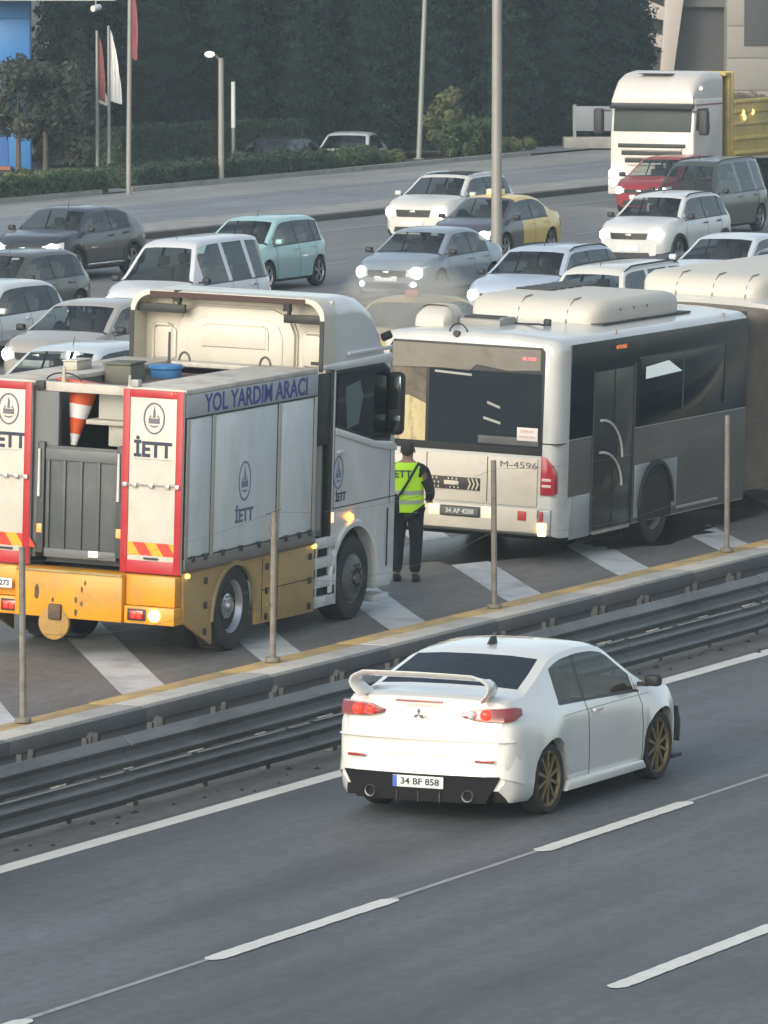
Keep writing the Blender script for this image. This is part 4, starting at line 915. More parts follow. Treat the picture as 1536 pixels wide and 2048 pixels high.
M().box(4.35,4.86,-1.22,-.9,.30,.44).build('cab_step',mat('step_white',()),tr,bev=.015); M().box(4.35,4.80,-1.23,-.9,.14,.22).build('cab_step',mat('step_white',()),tr,bev=.015)
M().box(4.66,4.69,-1.243,-1.236,.55,1.25).build('bumper_slot',BLACK,tr)
q=M(); q.prism([(4.30,.25),(4.45,.85),(4.62,.85),(4.62,.25)],'y',-1.0,-.7); q.build('corner_liner',UNDER,tr)
M().box(4.88,4.92,-1.1,1.1,2.2,2.95).build('windshield',GLASSD,tr,bev=.01)
# traffic cone hanging upside down in the opening
cn=thing('traffic_cone','orange and white traffic cone hanging upside down in the truck rear opening','traffic cone',(64.45,34.20,3.05),2,None,0)
cn.rotation_euler=(R(188),R(6),R(0)); cn.location=(64.78,34.22,3.13); cn.scale=(1.2,1.2,1.0)
ORG=mat('cone_orange',(.62,.10,.03),.5,var=.1); 
cc=M().box(-.19,.19,-.19,.19,0,.035).build('base',ORG,cn,bev=.01)
prv=None
for z0,z1,m_,nm in ((.035,.26,ORG,'body'),(.26,.42,mat('cone_white',(.72,.72,.74),.45),'reflective_band'),(.42,.60,ORG,'body'),(.60,.73,mat('cone_white',()),'reflective_band')):
    rr=lambda z_:.155-.125*(z_/.73)
    M().cyl((0,0,z0),(0,0,z1),rr(z0),rr(z1),24).build(nm,m_,cn,smooth=50)
brl=thing('barrel','blue plastic barrel lid standing in the truck roof well','barrel',(67.15,34.40,3.0),0)
bx_sc=1
q=M(); q.lathe([(0,.0),(.17,0),(.18,.02),(.18,.10),(.195,.11),(.195,.15),(.18,.16),(0,.16)],(0,0,0),'z',28); q.build('drum',mat('barrel_blue',(.05,.20,.45),.45,var=.1,dirt=(.2,.25,.3),dscale=4,damt=.4),brl)
q=M(); q.lathe([(.19,.11),(.205,.115),(.205,.145),(.19,.15)],(0,0,0),'z',28); q.build('rim_ring',mat('barrel_blue',()),brl)
bx=thing('storage_box','olive grey box between cream posts in the truck roof well','box',(66.30,34.50,3.0),4)
M().box(-.21,.21,-.17,.17,0,.22).build('case',mat('olive_grey',(.13,.13,.11),.7,var=.2),bx,bev=.02)
M().box(-.23,.23,-.18,.18,.22,.245).build('lid',mat('olive_grey',()),bx,bev=.01)
bx2=thing('storage_box','cream metal box beside the olive box on the truck roof','box',(66.05,34.98,3.16),2)
M().box(-.2,.2,-.09,.09,0,.10).build('case',TRIMC,bx2,bev=.015); M().box(-.21,.21,-.10,.10,.10,.118).build('lid',ROOFM,bx2,bev=.008)
# ------------------------------------------------------------------ articulated bus
BW=P_('bus_white',(.53,.535,.525),.22)
BCR=mat('bus_rear_cream',(.58,.53,.455),.5,var=.08,vscale=1.3,dirt=(.40,.33,.24),dscale=1.5,damt=.5,coat=.15)
BDK=mat('bus_side_grey',(.105,.10,.092),.6,var=.2,vscale=1,dirt=(.13,.115,.095),dscale=1.4,damt=.8,spec=.3,stretch=(.5,1,1.2))
BSIL=mat('bus_silver',(.33,.36,.38),.4,.3,var=.1,dirt=(.2,.2,.2),dscale=2,damt=.4)
BGL=glassmat('bus_glass',(.16,.18,.19),.45)
BROOF=mat('bus_roof',(.64,.63,.60),.55,var=.05,vscale=.8,dirt=(.42,.38,.33),dscale=1.0,damt=.5)
BPOD=mat('pod_cream',(.55,.525,.47),.5,var=.04,vscale=.8,dirt=(.48,.44,.38),dscale=1.1,damt=.4)
bus=thing('articulated_bus','white articulated city bus with dark glass, stopped ahead of the service truck','bus',(75.9,34.57,.062),0,None,1.7)
def bsec(x,hw_=1.275,z0=.34,zt=2.95,rr=.16,cr=.05,n=5):
    P=[(x,-hw_,z0)]
    P+=[(x,-hw_+rr-rr*math.cos(math.pi/2*k/n),zt-cr-rr+rr*math.sin(math.pi/2*k/n)) for k in range(n+1)]
    P+=[(x,-.6,zt-.01),(x,0,zt),(x,.6,zt-.01)]
    P+=[(x,hw_-rr+rr*math.sin(math.pi/2*k/n),zt-cr-rr+rr*math.cos(math.pi/2*k/n)) for k in range(n+1)]
    return P+[(x,hw_,z0)]
q=M(); q.loft([bsec(0,1.17,.40,2.86,.2),bsec(.035,1.225,.37,2.92,.18),bsec(.11,1.262,.35,2.945),bsec(.25),bsec(.9,z0=.33),bsec(6.35,z0=.33)]); q.build('body',BW,bus,smooth=45)
def ywin(x): return -1.278
# rear face
def rp_(pts,x,th,nm,m,par=bus,bev=.006):
    q=M(); q.prism(pts,'x',x-th,x); return q.build(nm,m,par,bev=bev)
rp_([(1.12,1.40),(1.14,2.70),(1.08,2.79),(-1.02,2.79),(-1.06,2.74),(-1.05,1.40)],.012,.024,'rear_glass_surround',BLACK)
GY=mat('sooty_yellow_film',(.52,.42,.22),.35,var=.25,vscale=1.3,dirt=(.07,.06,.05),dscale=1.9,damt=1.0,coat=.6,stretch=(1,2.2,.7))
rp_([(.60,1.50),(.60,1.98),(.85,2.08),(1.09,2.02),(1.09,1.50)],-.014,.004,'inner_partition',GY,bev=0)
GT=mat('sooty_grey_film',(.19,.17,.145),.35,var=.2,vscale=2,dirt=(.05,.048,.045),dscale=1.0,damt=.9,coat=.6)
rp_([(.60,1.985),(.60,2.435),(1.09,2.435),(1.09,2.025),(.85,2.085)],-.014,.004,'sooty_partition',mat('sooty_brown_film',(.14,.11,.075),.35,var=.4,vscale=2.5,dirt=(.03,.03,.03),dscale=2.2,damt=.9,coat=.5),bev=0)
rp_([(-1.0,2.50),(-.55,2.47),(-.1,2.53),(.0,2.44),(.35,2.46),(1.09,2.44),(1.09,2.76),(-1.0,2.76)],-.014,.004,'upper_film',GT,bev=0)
DG=mat('rear_dark_glass',(.008,.016,.023),.10,spec=.4,var=.3,vscale=2)
rp_([(-1.02,1.50),(-1.02,2.45),(.56,2.45),(.56,1.50)],-.014,.004,'rear_window',DG,bev=0)
for yy,zz,w2,t in ((.22,2.40,.26,.014),(-.36,2.02,.09,.016),(-.34,1.82,.12,.016)):
    M().obox((-.022,yy,zz),(.002,0,0),(0,w2,.03 if zz<2.2 else .012),(0,0,t)).build('interior_rail',mat('rail_grey_light',(.38,.38,.36),.4),bus)
M().box(-.022,-.016,-1.0,-.15,1.52,1.62).build('seat_top',mat('seat_top',(.10,.10,.10),.7,var=.3),bus,bev=.002)
st=M().box(-.026,-.019,-.99,-.70,1.585,1.755).build('sticker',mat('sticker_white',(.72,.66,.64),.5),bus,bev=.002)
STR=mat('sticker_red',(.55,.16,.16),.5)
text('DİKKAT',.052,STR,st,(-.0275,-.845,1.705),(0,-1,0),(0,0,1)); text('KÖRÜKLÜ ARAÇ',.030,STR,st,(-.0275,-.845,1.635),(0,-1,0),(0,0,1))
for yy in (-.86,-.78,-.91): M().box(-.024,-.018,yy-.03,yy+.03,2.62,2.66).build('high_brake_lamp',mat('soft_red',(.5,.10,.10),.4,emit=(1,.2,.2),es=.6),bus,bev=.004)
# engine lid, grille band, plate
lid=rp_([(.78,.74),(.78,1.36),(-1.0,1.36),(-1.0,.74)],.006,.028,'engine_lid',BCR,bev=.012)
rp_([(1.13,.74),(1.13,1.30),(.80,1.30),(.80,.74)],.006,.022,'corner_panel',BCR,bev=.012)
M().box(-.026,-.0225,.555,.565,.76,1.35).build('lid_gap',UNDER,lid); 
M().box(-.026,-.0225,-.305,-.295,.76,1.35).build('lid_gap',UNDER,lid)
gb=M().box(-.040,-.023,-.20,.76,.90,1.06).build('grille_band',mat('grille_black',(.035,.03,.028),.6,var=.3,vscale=8),lid,bev=.004)
CH=mat('grille_cream',(.62,.55,.44),.5)
q=M()
for k in range(3):
    for sg,y0 in ((1,-.16),(-1,.70)):
        yy=y0+sg*k*.055; q.add([(-.042,yy,.91),(-.042,yy+sg*.02,.91),(-.042,yy-sg*.03+sg*.02,.98),(-.042,yy+sg*.02,1.05),(-.042,yy,1.05),(-.042,yy-sg*.03,.98)],[(0,1,2,5),(5,2,3,4)])
q.build('grille_chevrons',CH,gb,smooth=0,fixn=False)
for k in range(6):
    for zz in (.925,.98,1.035):
        for y0 in (.10+k*.028,.38+k*.028): M().box(-.043,-.041,y0-.008,y0+.008,zz-.012,zz+.012).build('vent_slot',CH,gb) if (k+int(zz*100))%2==0 else None
M().box(-.046,-.040,.10,.30,.955,1.01).build('grille_bar',CH,gb,bev=.003); 
text('M-4596',.115,mat('fleet_ink',(.09,.085,.08),.6),lid,(-.0235,-.735,1.265),(0,-1,0),(0,0,1),off=.0,width=.52)
low=rp_([(1.15,.40),(1.15,.715),(-1.02,.715),(-1.02,.40)],.0,.038,'rear_bumper',BCR,bev=.02)
rp_([(-1.03,.38),(-1.03,.72),(-1.20,.72),(-1.20,.38)],.02,.05,'bumper_corner',BSIL,bev=.02)
M().box(-.06,-.038,-.22,.34,.555,.69).build('plate_frame',BLACK,low,bev=.008)
pl=M().box(-.066,-.060,-.20,.32,.57,.675).build('number_plate',mat('plate_dark',(.10,.10,.10),.5),low,bev=.003); text('34 AP 4200',.085,mat('plate_grey_ink',(.5,.5,.48),.5),pl,(-.0675,.06,.622),(0,-1,0),(0,0,1),off=.003)
WG=mat('warm_glow_lamp',(.75,.6,.4),.3,emit=(1,.72,.38),es=.55)
M().box(-.046,-.038,.36,.50,.56,.70).build('plate_lamp',WG,low,bev=.01)
M().box(-.046,-.038,-.40,-.24,.56,.70).build('plate_lamp',WG,low,bev=.01)
M().box(-.050,-.038,-.87,-.75,.56,.68).build('reflector',mat('red_square',(.42,.03,.035),.35),low,bev=.004)
M().box(-.052,-.030,-1.10,-1.05,.56,.69).build('reflector',mat('red_square',()),bus,bev=.004)
M().box(-.056,-.030,-1.15,-1.035,.375,.54).build('indicator_light',mat('warm_lit',(.9,.7,.35),.3,emit=(1,.68,.28),es=4.0),bus,bev=.02)
tlp=[(-1.045,.90),(-1.045,1.40),(-1.12,1.38),(-1.21,1.28),(-1.245,1.20),(-1.25,.92),(-1.20,.90)]
q=M(); q.prism(tlp,'x',-.03,.10); tlb=q.build('tail_light',mat('bus_red_lens',(.36,.02,.03),.2,coat=.6),bus,bev=.012)
for zz in (1.10,1.02): M().box(-.036,-.029,-1.20,-1.07,zz-.018,zz+.018).build('clear_lens',mat('clear_lens',(.6,.45,.42),.2),tlb,bev=.004)
M().box(-.012,.25,-1.280,-.99,1.555,1.567).build('pillar_gap',UNDER,bus)
q=M(); q.tube([(-.0+.06,.20+.13*math.cos(t),2.90+.13*math.sin(t)) for t in [math.pi*k/8 for k in range(9)]],.010,6); q.cyl((.05,.20,2.89),(-.02,.20,2.91),.05,.045,8); q.build('rear_camera',BLACK,bus)
# right side
q=M(); q.box(.34,6.36,-1.288,-1.270,1.60,2.82); q.build('window_band',mat('band_glass',(.007,.014,.018),.14,spec=.22,var=.2,vscale=.7),bus,bev=.006)
q=M(); q.box(1.06,6.36,-1.284,-1.270,.34,1.585); q.box(.34,1.05,-1.284,-1.270,.86,1.585); 
q.build('lower_side',BDK,bus,bev=.005)
M().box(.40,1.04,-1.288,-1.270,.30,.85).build('corner_skirt',BSIL,bus,bev=.01)
M().box(6.37,6.40,-1.24,1.24,.35,2.9).build('end_frame',BLACK,bus)
def frame(x0,x1,z0,z1,t,nm,m,y=-1.294,par=bus):
    q=M(); q.box(x0,x1,y,-1.285,z1-t,z1); q.box(x0,x0+t,y,-1.285,z0,z1-t); q.box(x1-t,x1,y,-1.285,z0,z1-t)
    return q.build(nm,m,par,bev=.003)
FR_=mat('dark_frame',(.06,.07,.075),.4)
dd=M().box(1.10,2.42,-1.2895,-1.2845,.36,2.42).build('door',mat('door_glass',(.040,.042,.043),.16,spec=.25),bus,bev=.003)
M().box(1.06,1.10,-1.293,-1.285,.34,2.45).build('door_frame',FR_,dd); M().box(1.74,1.77,-1.294,-1.290,.36,2.42).build('door_frame',mat('frame_black',(.008,.008,.01),.5),dd); M().box(2.42,2.46,-1.293,-1.285,.34,2.45).build('door_frame',FR_,dd)
HN=mat('handrail_white',(.55,.56,.54),.35)
for c0 in ((1.30,1.78,2.02,1.25),(1.30,1.36,2.02,.88)):
    x0,z0,x1,z1=c0; q=M(); q.tube([(x0+(x1-x0)*math.sin(t),-1.305,z1+(z0-z1)*math.cos(t)) for t in [math.pi/2*k/8 for k in range(9)]],.018,6); q.build('handrail',HN,dd)
wn_=M().box(2.60,5.55,-1.2905,-1.2885,1.74,2.50).build('side_window',mat('window_glass_dark',(.006,.014,.018),.10,spec=.28),bus,bev=.001)
M().box(2.56,5.6,-1.293,-1.2885,2.50,2.525).build('window_rail',FR_,wn_); M().box(5.55,5.60,-1.293,-1.2885,1.70,2.50).build('window_rail',FR_,wn_); M().box(4.05,4.09,-1.293,-1.2885,1.72,2.50).build('window_rail',FR_,wn_)
q=M(); q.prism([(2.78,2.22),(2.78,2.38),(3.55,2.42),(4.02,2.25)],'y',-1.2925,-1.2908); q.build('painted_see_through',mat('see_through_bright',(.62,.68,.66),.3,emit=(.7,.8,.78),es=.25),wn_,smooth=0)  # faintly glowing patch that paints the bright view through the glass
q=M(); q.box(1.62,2.25,-1.293,-1.2885,2.66,2.74); dsp=q.build('route_display',mat('display_black',(.02,.015,.012),.4),bus)
text('METROBÜS',.07,mat('display_orange',(.4,.12,.04),.5,emit=(1,.3,.1),es=.5),dsp,(1.93,-1.294,2.70),(1,0,0),(0,0,1))
for a_ in ((1.15,2.35,-1.30,-1.20,.30,.34),(3.95,5.4,-1.298,-1.285,.40,.44)): M().box(*a_).build('sill_strip',mat('sill_alu',(.35,.34,.32),.5,.3,var=.2),bus,bev=.004)
# wheel arch with silver cheeks
q=M(); 
A=arch(3.22,.52,.56,0,180)
q.prism([(3.78,.52)]+A+[(2.62,.52),(2.62,.40),(2.50,.40),(2.50,1.10),(3.94,1.10),(3.94,.45),(3.78,.45)],'y',-1.296,-1.284); q.build('arch_cheek',BSIL,bus,bev=.003)
q=M(); q.prism(arch(3.22,.52,.56,0,180)+[(2.66,.34),(3.78,.34)],'y',-1.2895,-.9); q.build('wheel_well',UNDER,bus)
q=M(); rows=[[(3.22+math.cos(R(a))*r_,yy,.52+math.sin(R(a))*r_) for r_,yy in ((.55,-1.26),(.55,-1.32),(.60,-1.32),(.62,-1.29))] for a in range(0,181,12)]
q.grid(rows); q.build('arch_trim',BLACK,bus)
for sg in (-1,1): 
    bigwheel(bus,3.20,sg*1.285,sg,r=.49,rimm=mat('bus_rim',(.20,.19,.185),.6,.3,var=.25))
# bellows and front section
bl=M(); rows=[]
for k in range(33):
    x_=6.40+.0375*k; s_=1.20+(.045 if k%2 else 0); rows.append(bsec(x_,s_,.42,2.84+(.045 if k%2 else 0),.22,.03))
q=M(); q.loft(rows); q.build('bellows',mat('bellows_brown',(.13,.115,.10),.85,var=.15,dirt=(.22,.19,.16),dscale=1,damt=.5),bus,smooth=0)
q=M(); q.loft([bsec(7.62,z0=.33),bsec(16.2,z0=.33)]); q.build('front_section',BW,bus,smooth=45)
M().box(7.75,16.0,-1.288,-1.270,1.55,2.82).build('window_band',mat('band_glass',()),bus,bev=.006); M().box(7.75,16.0,-1.284,-1.270,.34,1.54).build('lower_side',BDK,bus,bev=.005)
for xx in (9.2,14.0):
    q=M(); q.prism(arch(xx,.5,.55,0,180)+[(xx-.55,.34),(xx+.55,.34)],'y',-1.2895,-.9); q.build('wheel_well',UNDER,bus)
    for sg in (-1,1): bigwheel(bus,xx,sg*1.285,sg,r=.49,rimm=mat('bus_rim',()))
# underside and roof gear
M().box(.5,6.2,-1.1,1.1,.26,.36).build('underfloor',UNDER,bus)
def pod(x0,x1,y0,y1,h,nm='roof_pod',seams=(),m=BPOD,z0=2.93,parent=bus):
    rows=[]
    for x_,s_,hh in ((x0,.80,.25),(x0+.06,.90,.62),(x0+.22,.97,.90),(x0+.45,1,1),(x1-.45,1,1),(x1-.22,.97,.90),(x1-.06,.9,.62),(x1,.80,.25)):
        yc,hw2=(y0+y1)/2,(y1-y0)/2*s_; t=z0+h*hh; rr=min(.14,h*hh*.55)
        rows.append([(x_,yc-hw2,z0-.02)]+[(x_,yc-hw2+rr-rr*math.cos(math.pi/2*k/4),t-rr+rr*math.sin(math.pi/2*k/4)) for k in range(5)]+[(x_,yc+hw2-rr+rr*math.sin(math.pi/2*k/4),t-rr+rr*math.cos(math.pi/2*k/4)) for k in range(5)]+[(x_,yc+hw2,z0-.02)])
    q=M(); q.loft(rows); o=q.build(nm,m,parent,smooth=45); return o
pd=pod(2.25,5.25,-.80,1.12,.31,'roof_pod')
for yy in (.35,-.35): 
    q=M(); q.tube([(2.235,yy,2.94),(2.30,yy,3.10),(2.50,yy,3.232),(2.72,yy,3.246)],.009,5); q.build('pod_seam',mat('seam_brown',(.2,.16,.12),.7),pd)
for k in range(3): q=M(); q.cyl((3.0+.45*k,-.795,3.10),(3.0+.45*k,-.81,3.10),.022,.02,8); q.build('pod_bolt',mat('seam_brown',()),pd)
q=M(); q.box(2.30,5.3,-.86,1.15,2.925,2.948); q.build('pod_base',BLACK,bus)
for k in range(6): M().obox((3.7+.28*k,.72,3.248),(.10,0,0),(0,.26,0),(0,0,.012)).build('vent_slat',BLACK,pd,bev=.003)
pod(.70,1.35,.66,1.16,.26,'roof_pod'); 
vt=M(); vt.prism([(1.0,2.93),(1.0,3.02),(1.15,3.05),(1.5,3.04),(1.6,2.93)],'y',.04,.62); vt=vt.build('roof_vent',mat('vent_grey',(.30,.29,.28),.6,var=.1),bus,bev=.01)
for k in range(4): M().obox((1.06+.09*k,.33,3.045),(.02,0,0),(0,.24,0),(0,0,.012)).build('vent_slat',BLACK,vt)
M().box(1.55,1.63,-.42,-.33,2.93,3.03).build('roof_hook',BLACK,bus,bev=.015)
q=M(); q.tube([(1.3,.55,2.97),(1.5,.2,2.955),(1.5,-.1,2.955),(1.3,-.38,2.98),(1.2,-.5,2.98)],.014,6); q.build('roof_cable',BLACK,bus)
for xx in (1.9,5.6): M().box(xx,xx+.03,-1.22,-1.18,2.84,2.92).build('gutter_clip',mat('vent_grey',()),bus)
pd=pod(8.15,15,-.75,1.15,.31,'roof_pod')
for yy in (.55,.0,-.5): 
    q=M(); q.tube([(8.135,yy,2.94),(8.20,yy,3.10),(8.40,yy,3.235),(8.65,yy,3.246)],.009,5); q.build('pod_seam',mat('seam_brown',()),pd)
# ------------------------------------------------------------------ dump truck
dt=thing('dump_truck','white cabbed dump truck with dull yellow tipper bed loaded with rubble','dump truck',(161.2,67.9,.135),180)
DW=mat('dump_white',(.58,.55,.52),.4,coat=.4,var=.04,dirt=(.45,.4,.36),dscale=1.5,damt=.4); DY=mat('tipper_yellow',(.50,.38,.10),.55,var=.12,vscale=1,dirt=(.22,.2,.15),dscale=1.2,damt=.6)
q=M(); q.prism([(-2.05,1.0),(-2.05,2.95),(-.14,2.95),(-.02,2.05),(0,1.95),(.02,.40),(-.1,.30),(-.6,.30),(-.75,.95),(-1.0,1.1),(-1.5,1.1)],'y',-1.22,1.22); q.build('cab',DW,dt,bev=.06,seg=3,smooth=40)
pr=[(-2.05,3.62,1.20),(-1.3,3.66,1.20),(-.75,3.60,1.20),(-.40,3.48,1.19),(-.18,3.30,1.17),(-.05,3.10,1.17),(-.03,2.93,1.19)]
q=M(); q.loft([hood_sec(*p,z0=2.78,rr=min(.22,(p[1]-2.80)*.6)) for p in pr]); q.build('high_roof',DW,dt,smooth=50)
M().box(-.9,-.35,-.55,.35,3.585,3.60).build('roof_hatch',BLACK,dt,bev=.004)
q=M(); q.prism([(-.16,2.66),(-.10,2.86),(.14,2.72),(.12,2.66),(-.05,2.72)],'y',-1.19,1.19); q.build('sun_visor',mat('visor_dark',(.03,.03,.035),.3,coat=.5),dt,bev=.01)
q=M(); q.prism([(-.095,2.68),(.0,2.06),(.02,2.06),(-.075,2.68)],'y',-1.12,1.12); q.build('windshield',mat('dump_windshield',(.055,.066,.063),.5,spec=.2,var=.2,vscale=1.2),dt,bev=.004)
q=M(); q.prism([(-1.1,2.08),(-.98,2.68),(-.22,2.68),(-.12,2.10)],'y',1.222,1.236); q.build('side_window',BLACK,dt,bev=.002)
q=M(); q.prism([(-1.1,2.08),(-.98,2.68),(-.22,2.68),(-.12,2.10)],'y',-1.236,-1.222); q.build('side_window',BLACK,dt,bev=.002)
M().box(-2.0,-.05,1.222,1.24,2.76,2.80).build('side_stripe',mat('dark_pink',(.25,.10,.10),.5),dt)
for k,(z0,wd) in enumerate(((1.62,.98),(1.42,.88),(1.22,.78))):
    M().box(.015,.035,-wd,wd,z0,z0+.11).build('grille_slot',BLACK,dt,bev=.02); M().box(.02,.075,-wd*.9,wd*.9,z0-.07,z0-.01).build('grille_bar',DW,dt,bev=.015)
M().box(-.12,.10,-1.25,1.25,.35,.98).build('bumper',DW,dt,bev=.05,seg=3)
for sg in (-1,1):
    q=M(); q.box(.095,.112,min(sg*.86,sg*1.2),max(sg*.86,sg*1.2),.52,.94); hl=q.build('headlight',LAMPD,dt,bev=.01)
    for zz in (.83,.62):
        q=M(); q.lathe([(0,.03),(.09,.02),(.14,-.01)],(.112,sg*1.08,zz+.08),'x',14); q.build('bulb',LAMP if sg<0 else mat('lamp_soft',(.8,.8,.75),.2,emit=(1,.95,.8),es=1.5),hl)
    M().box(-.05,.15,min(sg*1.40,sg*1.66),max(sg*1.40,sg*1.66),1.98,2.66).build('wing_mirror',BLACK,dt,bev=.05,seg=3)
    M().box(.0,.05,min(sg*1.2,sg*1.42),max(sg*1.2,sg*1.42),2.58,2.63).build('mirror_arm',BLACK,dt)
    bigwheel(dt,-1.25,sg*1.22,sg,hub='front'); 
    for xx in (-4.6,-5.95): bigwheel(dt,xx,sg*1.22,sg)
M().cyl((-.5,1.19,3.22),(-.5,1.24,3.22),.05,.04,10).build('side_lamp',mat('lamp_soft',()),dt)
M().box(-8.2,-.6,-.42,.42,.6,1.05).build('chassis',UNDER,dt)
# tipper
q=M(); q.box(-2.75,-2.65,-1.25,1.25,1.25,3.62); q.box(-2.65,-2.20,-1.22,1.22,3.50,3.60); hb=q.build('headboard',DY,dt,bev=.02)
for yy in (-1.22,1.10): M().box(-2.64,-2.48,yy,yy+.12,1.3,3.5).build('headboard_post',DY,hb,bev=.02)
for sg in (-1,1):
    sd_=M().box(-8.3,-2.75,min(sg*1.18,sg*1.25),max(sg*1.18,sg*1.25),1.30,2.82).build('side_wall',DY,dt,bev=.01)
    for z0 in (1.32,1.72,2.12,2.45,2.72): 
        q=M(); q.prism([(sg*1.25,z0),(sg*1.31,z0+.03),(sg*1.31,z0+.09),(sg*1.25,z0+.14)],'x',-8.3,-2.75); q.build('side_rib',DY,sd_,bev=.004)
M().box(-8.3,-2.75,-1.2,1.2,1.25,1.35).build('bed_floor',DY,dt); M().box(-8.35,-8.28,-1.25,1.25,1.3,2.8).build('tailgate',DY,dt,bev=.01)
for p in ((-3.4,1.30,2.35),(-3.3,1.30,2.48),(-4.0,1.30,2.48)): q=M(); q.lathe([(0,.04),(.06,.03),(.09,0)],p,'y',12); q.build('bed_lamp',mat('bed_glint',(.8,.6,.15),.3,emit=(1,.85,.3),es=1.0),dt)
rb=M(); RN=random.Random(4)
nx,ny=40,16; rows=[[(-8.2+5.4*i/nx, -1.15+2.3*j/ny, 2.35+.42*math.sin(math.pi*j/ny)**.6*(.7+.3*math.sin(i*.5))+RN.uniform(-.05,.07)) for j in range(ny+1)] for i in range(nx+1)]
rb.grid(rows)
for k in range(160):
    c=Vector((RN.uniform(-8,-2.9),RN.uniform(-1,1),2.72+RN.uniform(-.05,.10))); s_=RN.uniform(.05,.16)
    rb.obox(c,Vector((RN.uniform(.5,1),RN.uniform(-.4,.4),RN.uniform(-.4,.4)))*s_,Vector((RN.uniform(-.4,.4),RN.uniform(.5,1),RN.uniform(-.4,.4)))*s_,Vector((RN.uniform(-.4,.4),RN.uniform(-.4,.4),.6))*s_)
rbo=rb.build('rubble',mat('rubble_brown',(.16,.13,.10),.95,var=.4,vscale=4),dt,smooth=0); rbo['kind']='stuff'
q=M(); rs=random.Random(5); WET=mat('wet_oil_stain',(.022,.021,.021),.35,var=.3,vscale=2)
for cx,cy,ra,rb_ in ((77.6,34.9,2.6,1.0),(79.8,33.6,1.8,.55),(75.6,35.4,1.2,.7),(82.5,33.9,1.6,.5)):
    n=26; pts=[(cx+ra*math.cos(2*math.pi*k/n)*rs.uniform(.8,1.1),cy+rb_*math.sin(2*math.pi*k/n)*rs.uniform(.75,1.1)) for k in range(n)]
    rows=[[(cx+(a-cx)*t,cy+(b-cy)*t,gz(cy+(b-cy)*t)+.012+.001*ra) for a,b in pts] for t in (.02,.4,.7,1)]
    q.grid(rows,closed=True)
tag(q.build('wet_stain',WET,smooth=0,fixn=False),kind='structure')
# ------------------------------------------------------------------ person
def skin(name,J,E_,m,parent,sub=2,root_i=0):
    me=bpy.data.meshes.new(name); me.from_pydata([j[0] for j in J],E_,[]); o=bpy.data.objects.new(name,me); COL.objects.link(o)
    mo=o.modifiers.new('s','SKIN'); mo.use_smooth_shade=True
    for i,j in enumerate(J):
        sv=me.skin_vertices[0].data[i]; r_=j[1]; sv.radius=(r_,r_) if not isinstance(r_,tuple) else r_; sv.use_root=(i==root_i)
    o.modifiers.new('u','SUBSURF').levels=sub
    me2=bpy.data.meshes.new_from_object(o.evaluated_get(bpy.context.evaluated_depsgraph_get())); bpy.data.objects.remove(o)
    me2.materials.clear(); me2.materials.append(m); me2.polygons.foreach_set('use_smooth',[True]*len(me2.polygons))
    o=bpy.data.objects.new(name,me2); COL.objects.link(o); o.parent=parent; return o
SKINM=mat('skin',(.36,.21,.15),.55); JACK=mat('dark_jacket',(.028,.027,.03),.85,var=.2,vscale=5); TROU=mat('dark_trousers',(.020,.021,.027),.85,var=.2,vscale=5)
HIV=mat('hi_vis_yellow',(.50,.80,.03),.6,var=.06,vscale=4,emit=(.45,.9,.02),es=.10); REFT=mat('reflective_tape',(.50,.55,.42),.4); HAIR=mat('short_hair',(.055,.045,.04),.85,var=.3,vscale=20)
pe=thing('person','person seen from behind in neon yellow safety vest, dark clothes and crossbody bag','person',(73.2,34.12,gz(34.12)),16)
J=[((0,0,.95),.13),((0,.02,1.10),.13),((.0,0,1.30),.15),((0,0,1.45),.09),((.0,0,1.53),.058),((.02,0,1.63),.088),((.02,0,1.70),.075),
   ((0,.19,1.43),.058),((-.03,.25,1.16),.045),((.15,.20,1.02),.036),((0,-.19,1.43),.058),((-.04,-.27,1.16),.045),((.13,-.24,1.02),.036),
   ((0,.095,.90),.10),((.02,.12,.50),.065),((-.02,.14,.09),.048),((.14,.16,.04),.035),((0,-.095,.90),.10),((.03,-.10,.50),.065),((.0,-.09,.09),.048),((.16,-.11,.04),.035)]
E_=[(0,1),(1,2),(2,3),(3,4),(4,5),(5,6),(3,7),(7,8),(8,9),(3,10),(10,11),(11,12),(0,13),(13,14),(14,15),(15,16),(0,17),(17,18),(18,19),(19,20)]
body=skin('body',J,E_,SKINM,pe)
skin('trousers',[((0,0,.99),.155),((0,.10,.88),.125),((.02,.125,.50),.088),((-.02,.14,.10),.078),((0,-.10,.88),.125),((.03,-.105,.50),.088),((.0,-.09,.10),.078)],[(0,1),(1,2),(2,3),(0,4),(4,5),(5,6)],TROU,pe)
skin('jacket',[((0,0,.96),.165),((0,.0,1.12),.16),((.0,0,1.30),.185),((0,0,1.45),.12),((.0,0,1.50),.075),((0,.20,1.42),.085),((-.03,.275,1.15),.068),((.12,.22,1.03),.052),((0,-.20,1.42),.085),((-.04,-.295,1.15),.068),((.10,-.27,1.03),.052)],[(0,1),(1,2),(2,3),(3,4),(3,5),(5,6),(6,7),(3,8),(8,9),(9,10)],JACK,pe,root_i=1)
def vring(z,a,b,cx=0): return [(cx+a*math.cos(2*math.pi*k/24),b*math.sin(2*math.pi*k/24),z) for k in range(24)]
q=M(); q.grid([vring(.88,.165,.205),vring(.98,.170,.208),vring(1.10,.172,.200),vring(1.25,.178,.212),vring(1.38,.170,.218),vring(1.45,.140,.200),vring(1.50,.105,.135)],closed=True)
vest=q.build('safety_vest',HIV,pe,smooth=70)
for z0,z1,a in ((1.10,1.155,.176),(.985,1.035,.174)):
    q=M(); q.grid([vring(z0,a,.204+.002),vring(z1,a+.002,.207)],closed=True); q.build('reflective_band',REFT,vest,smooth=70)
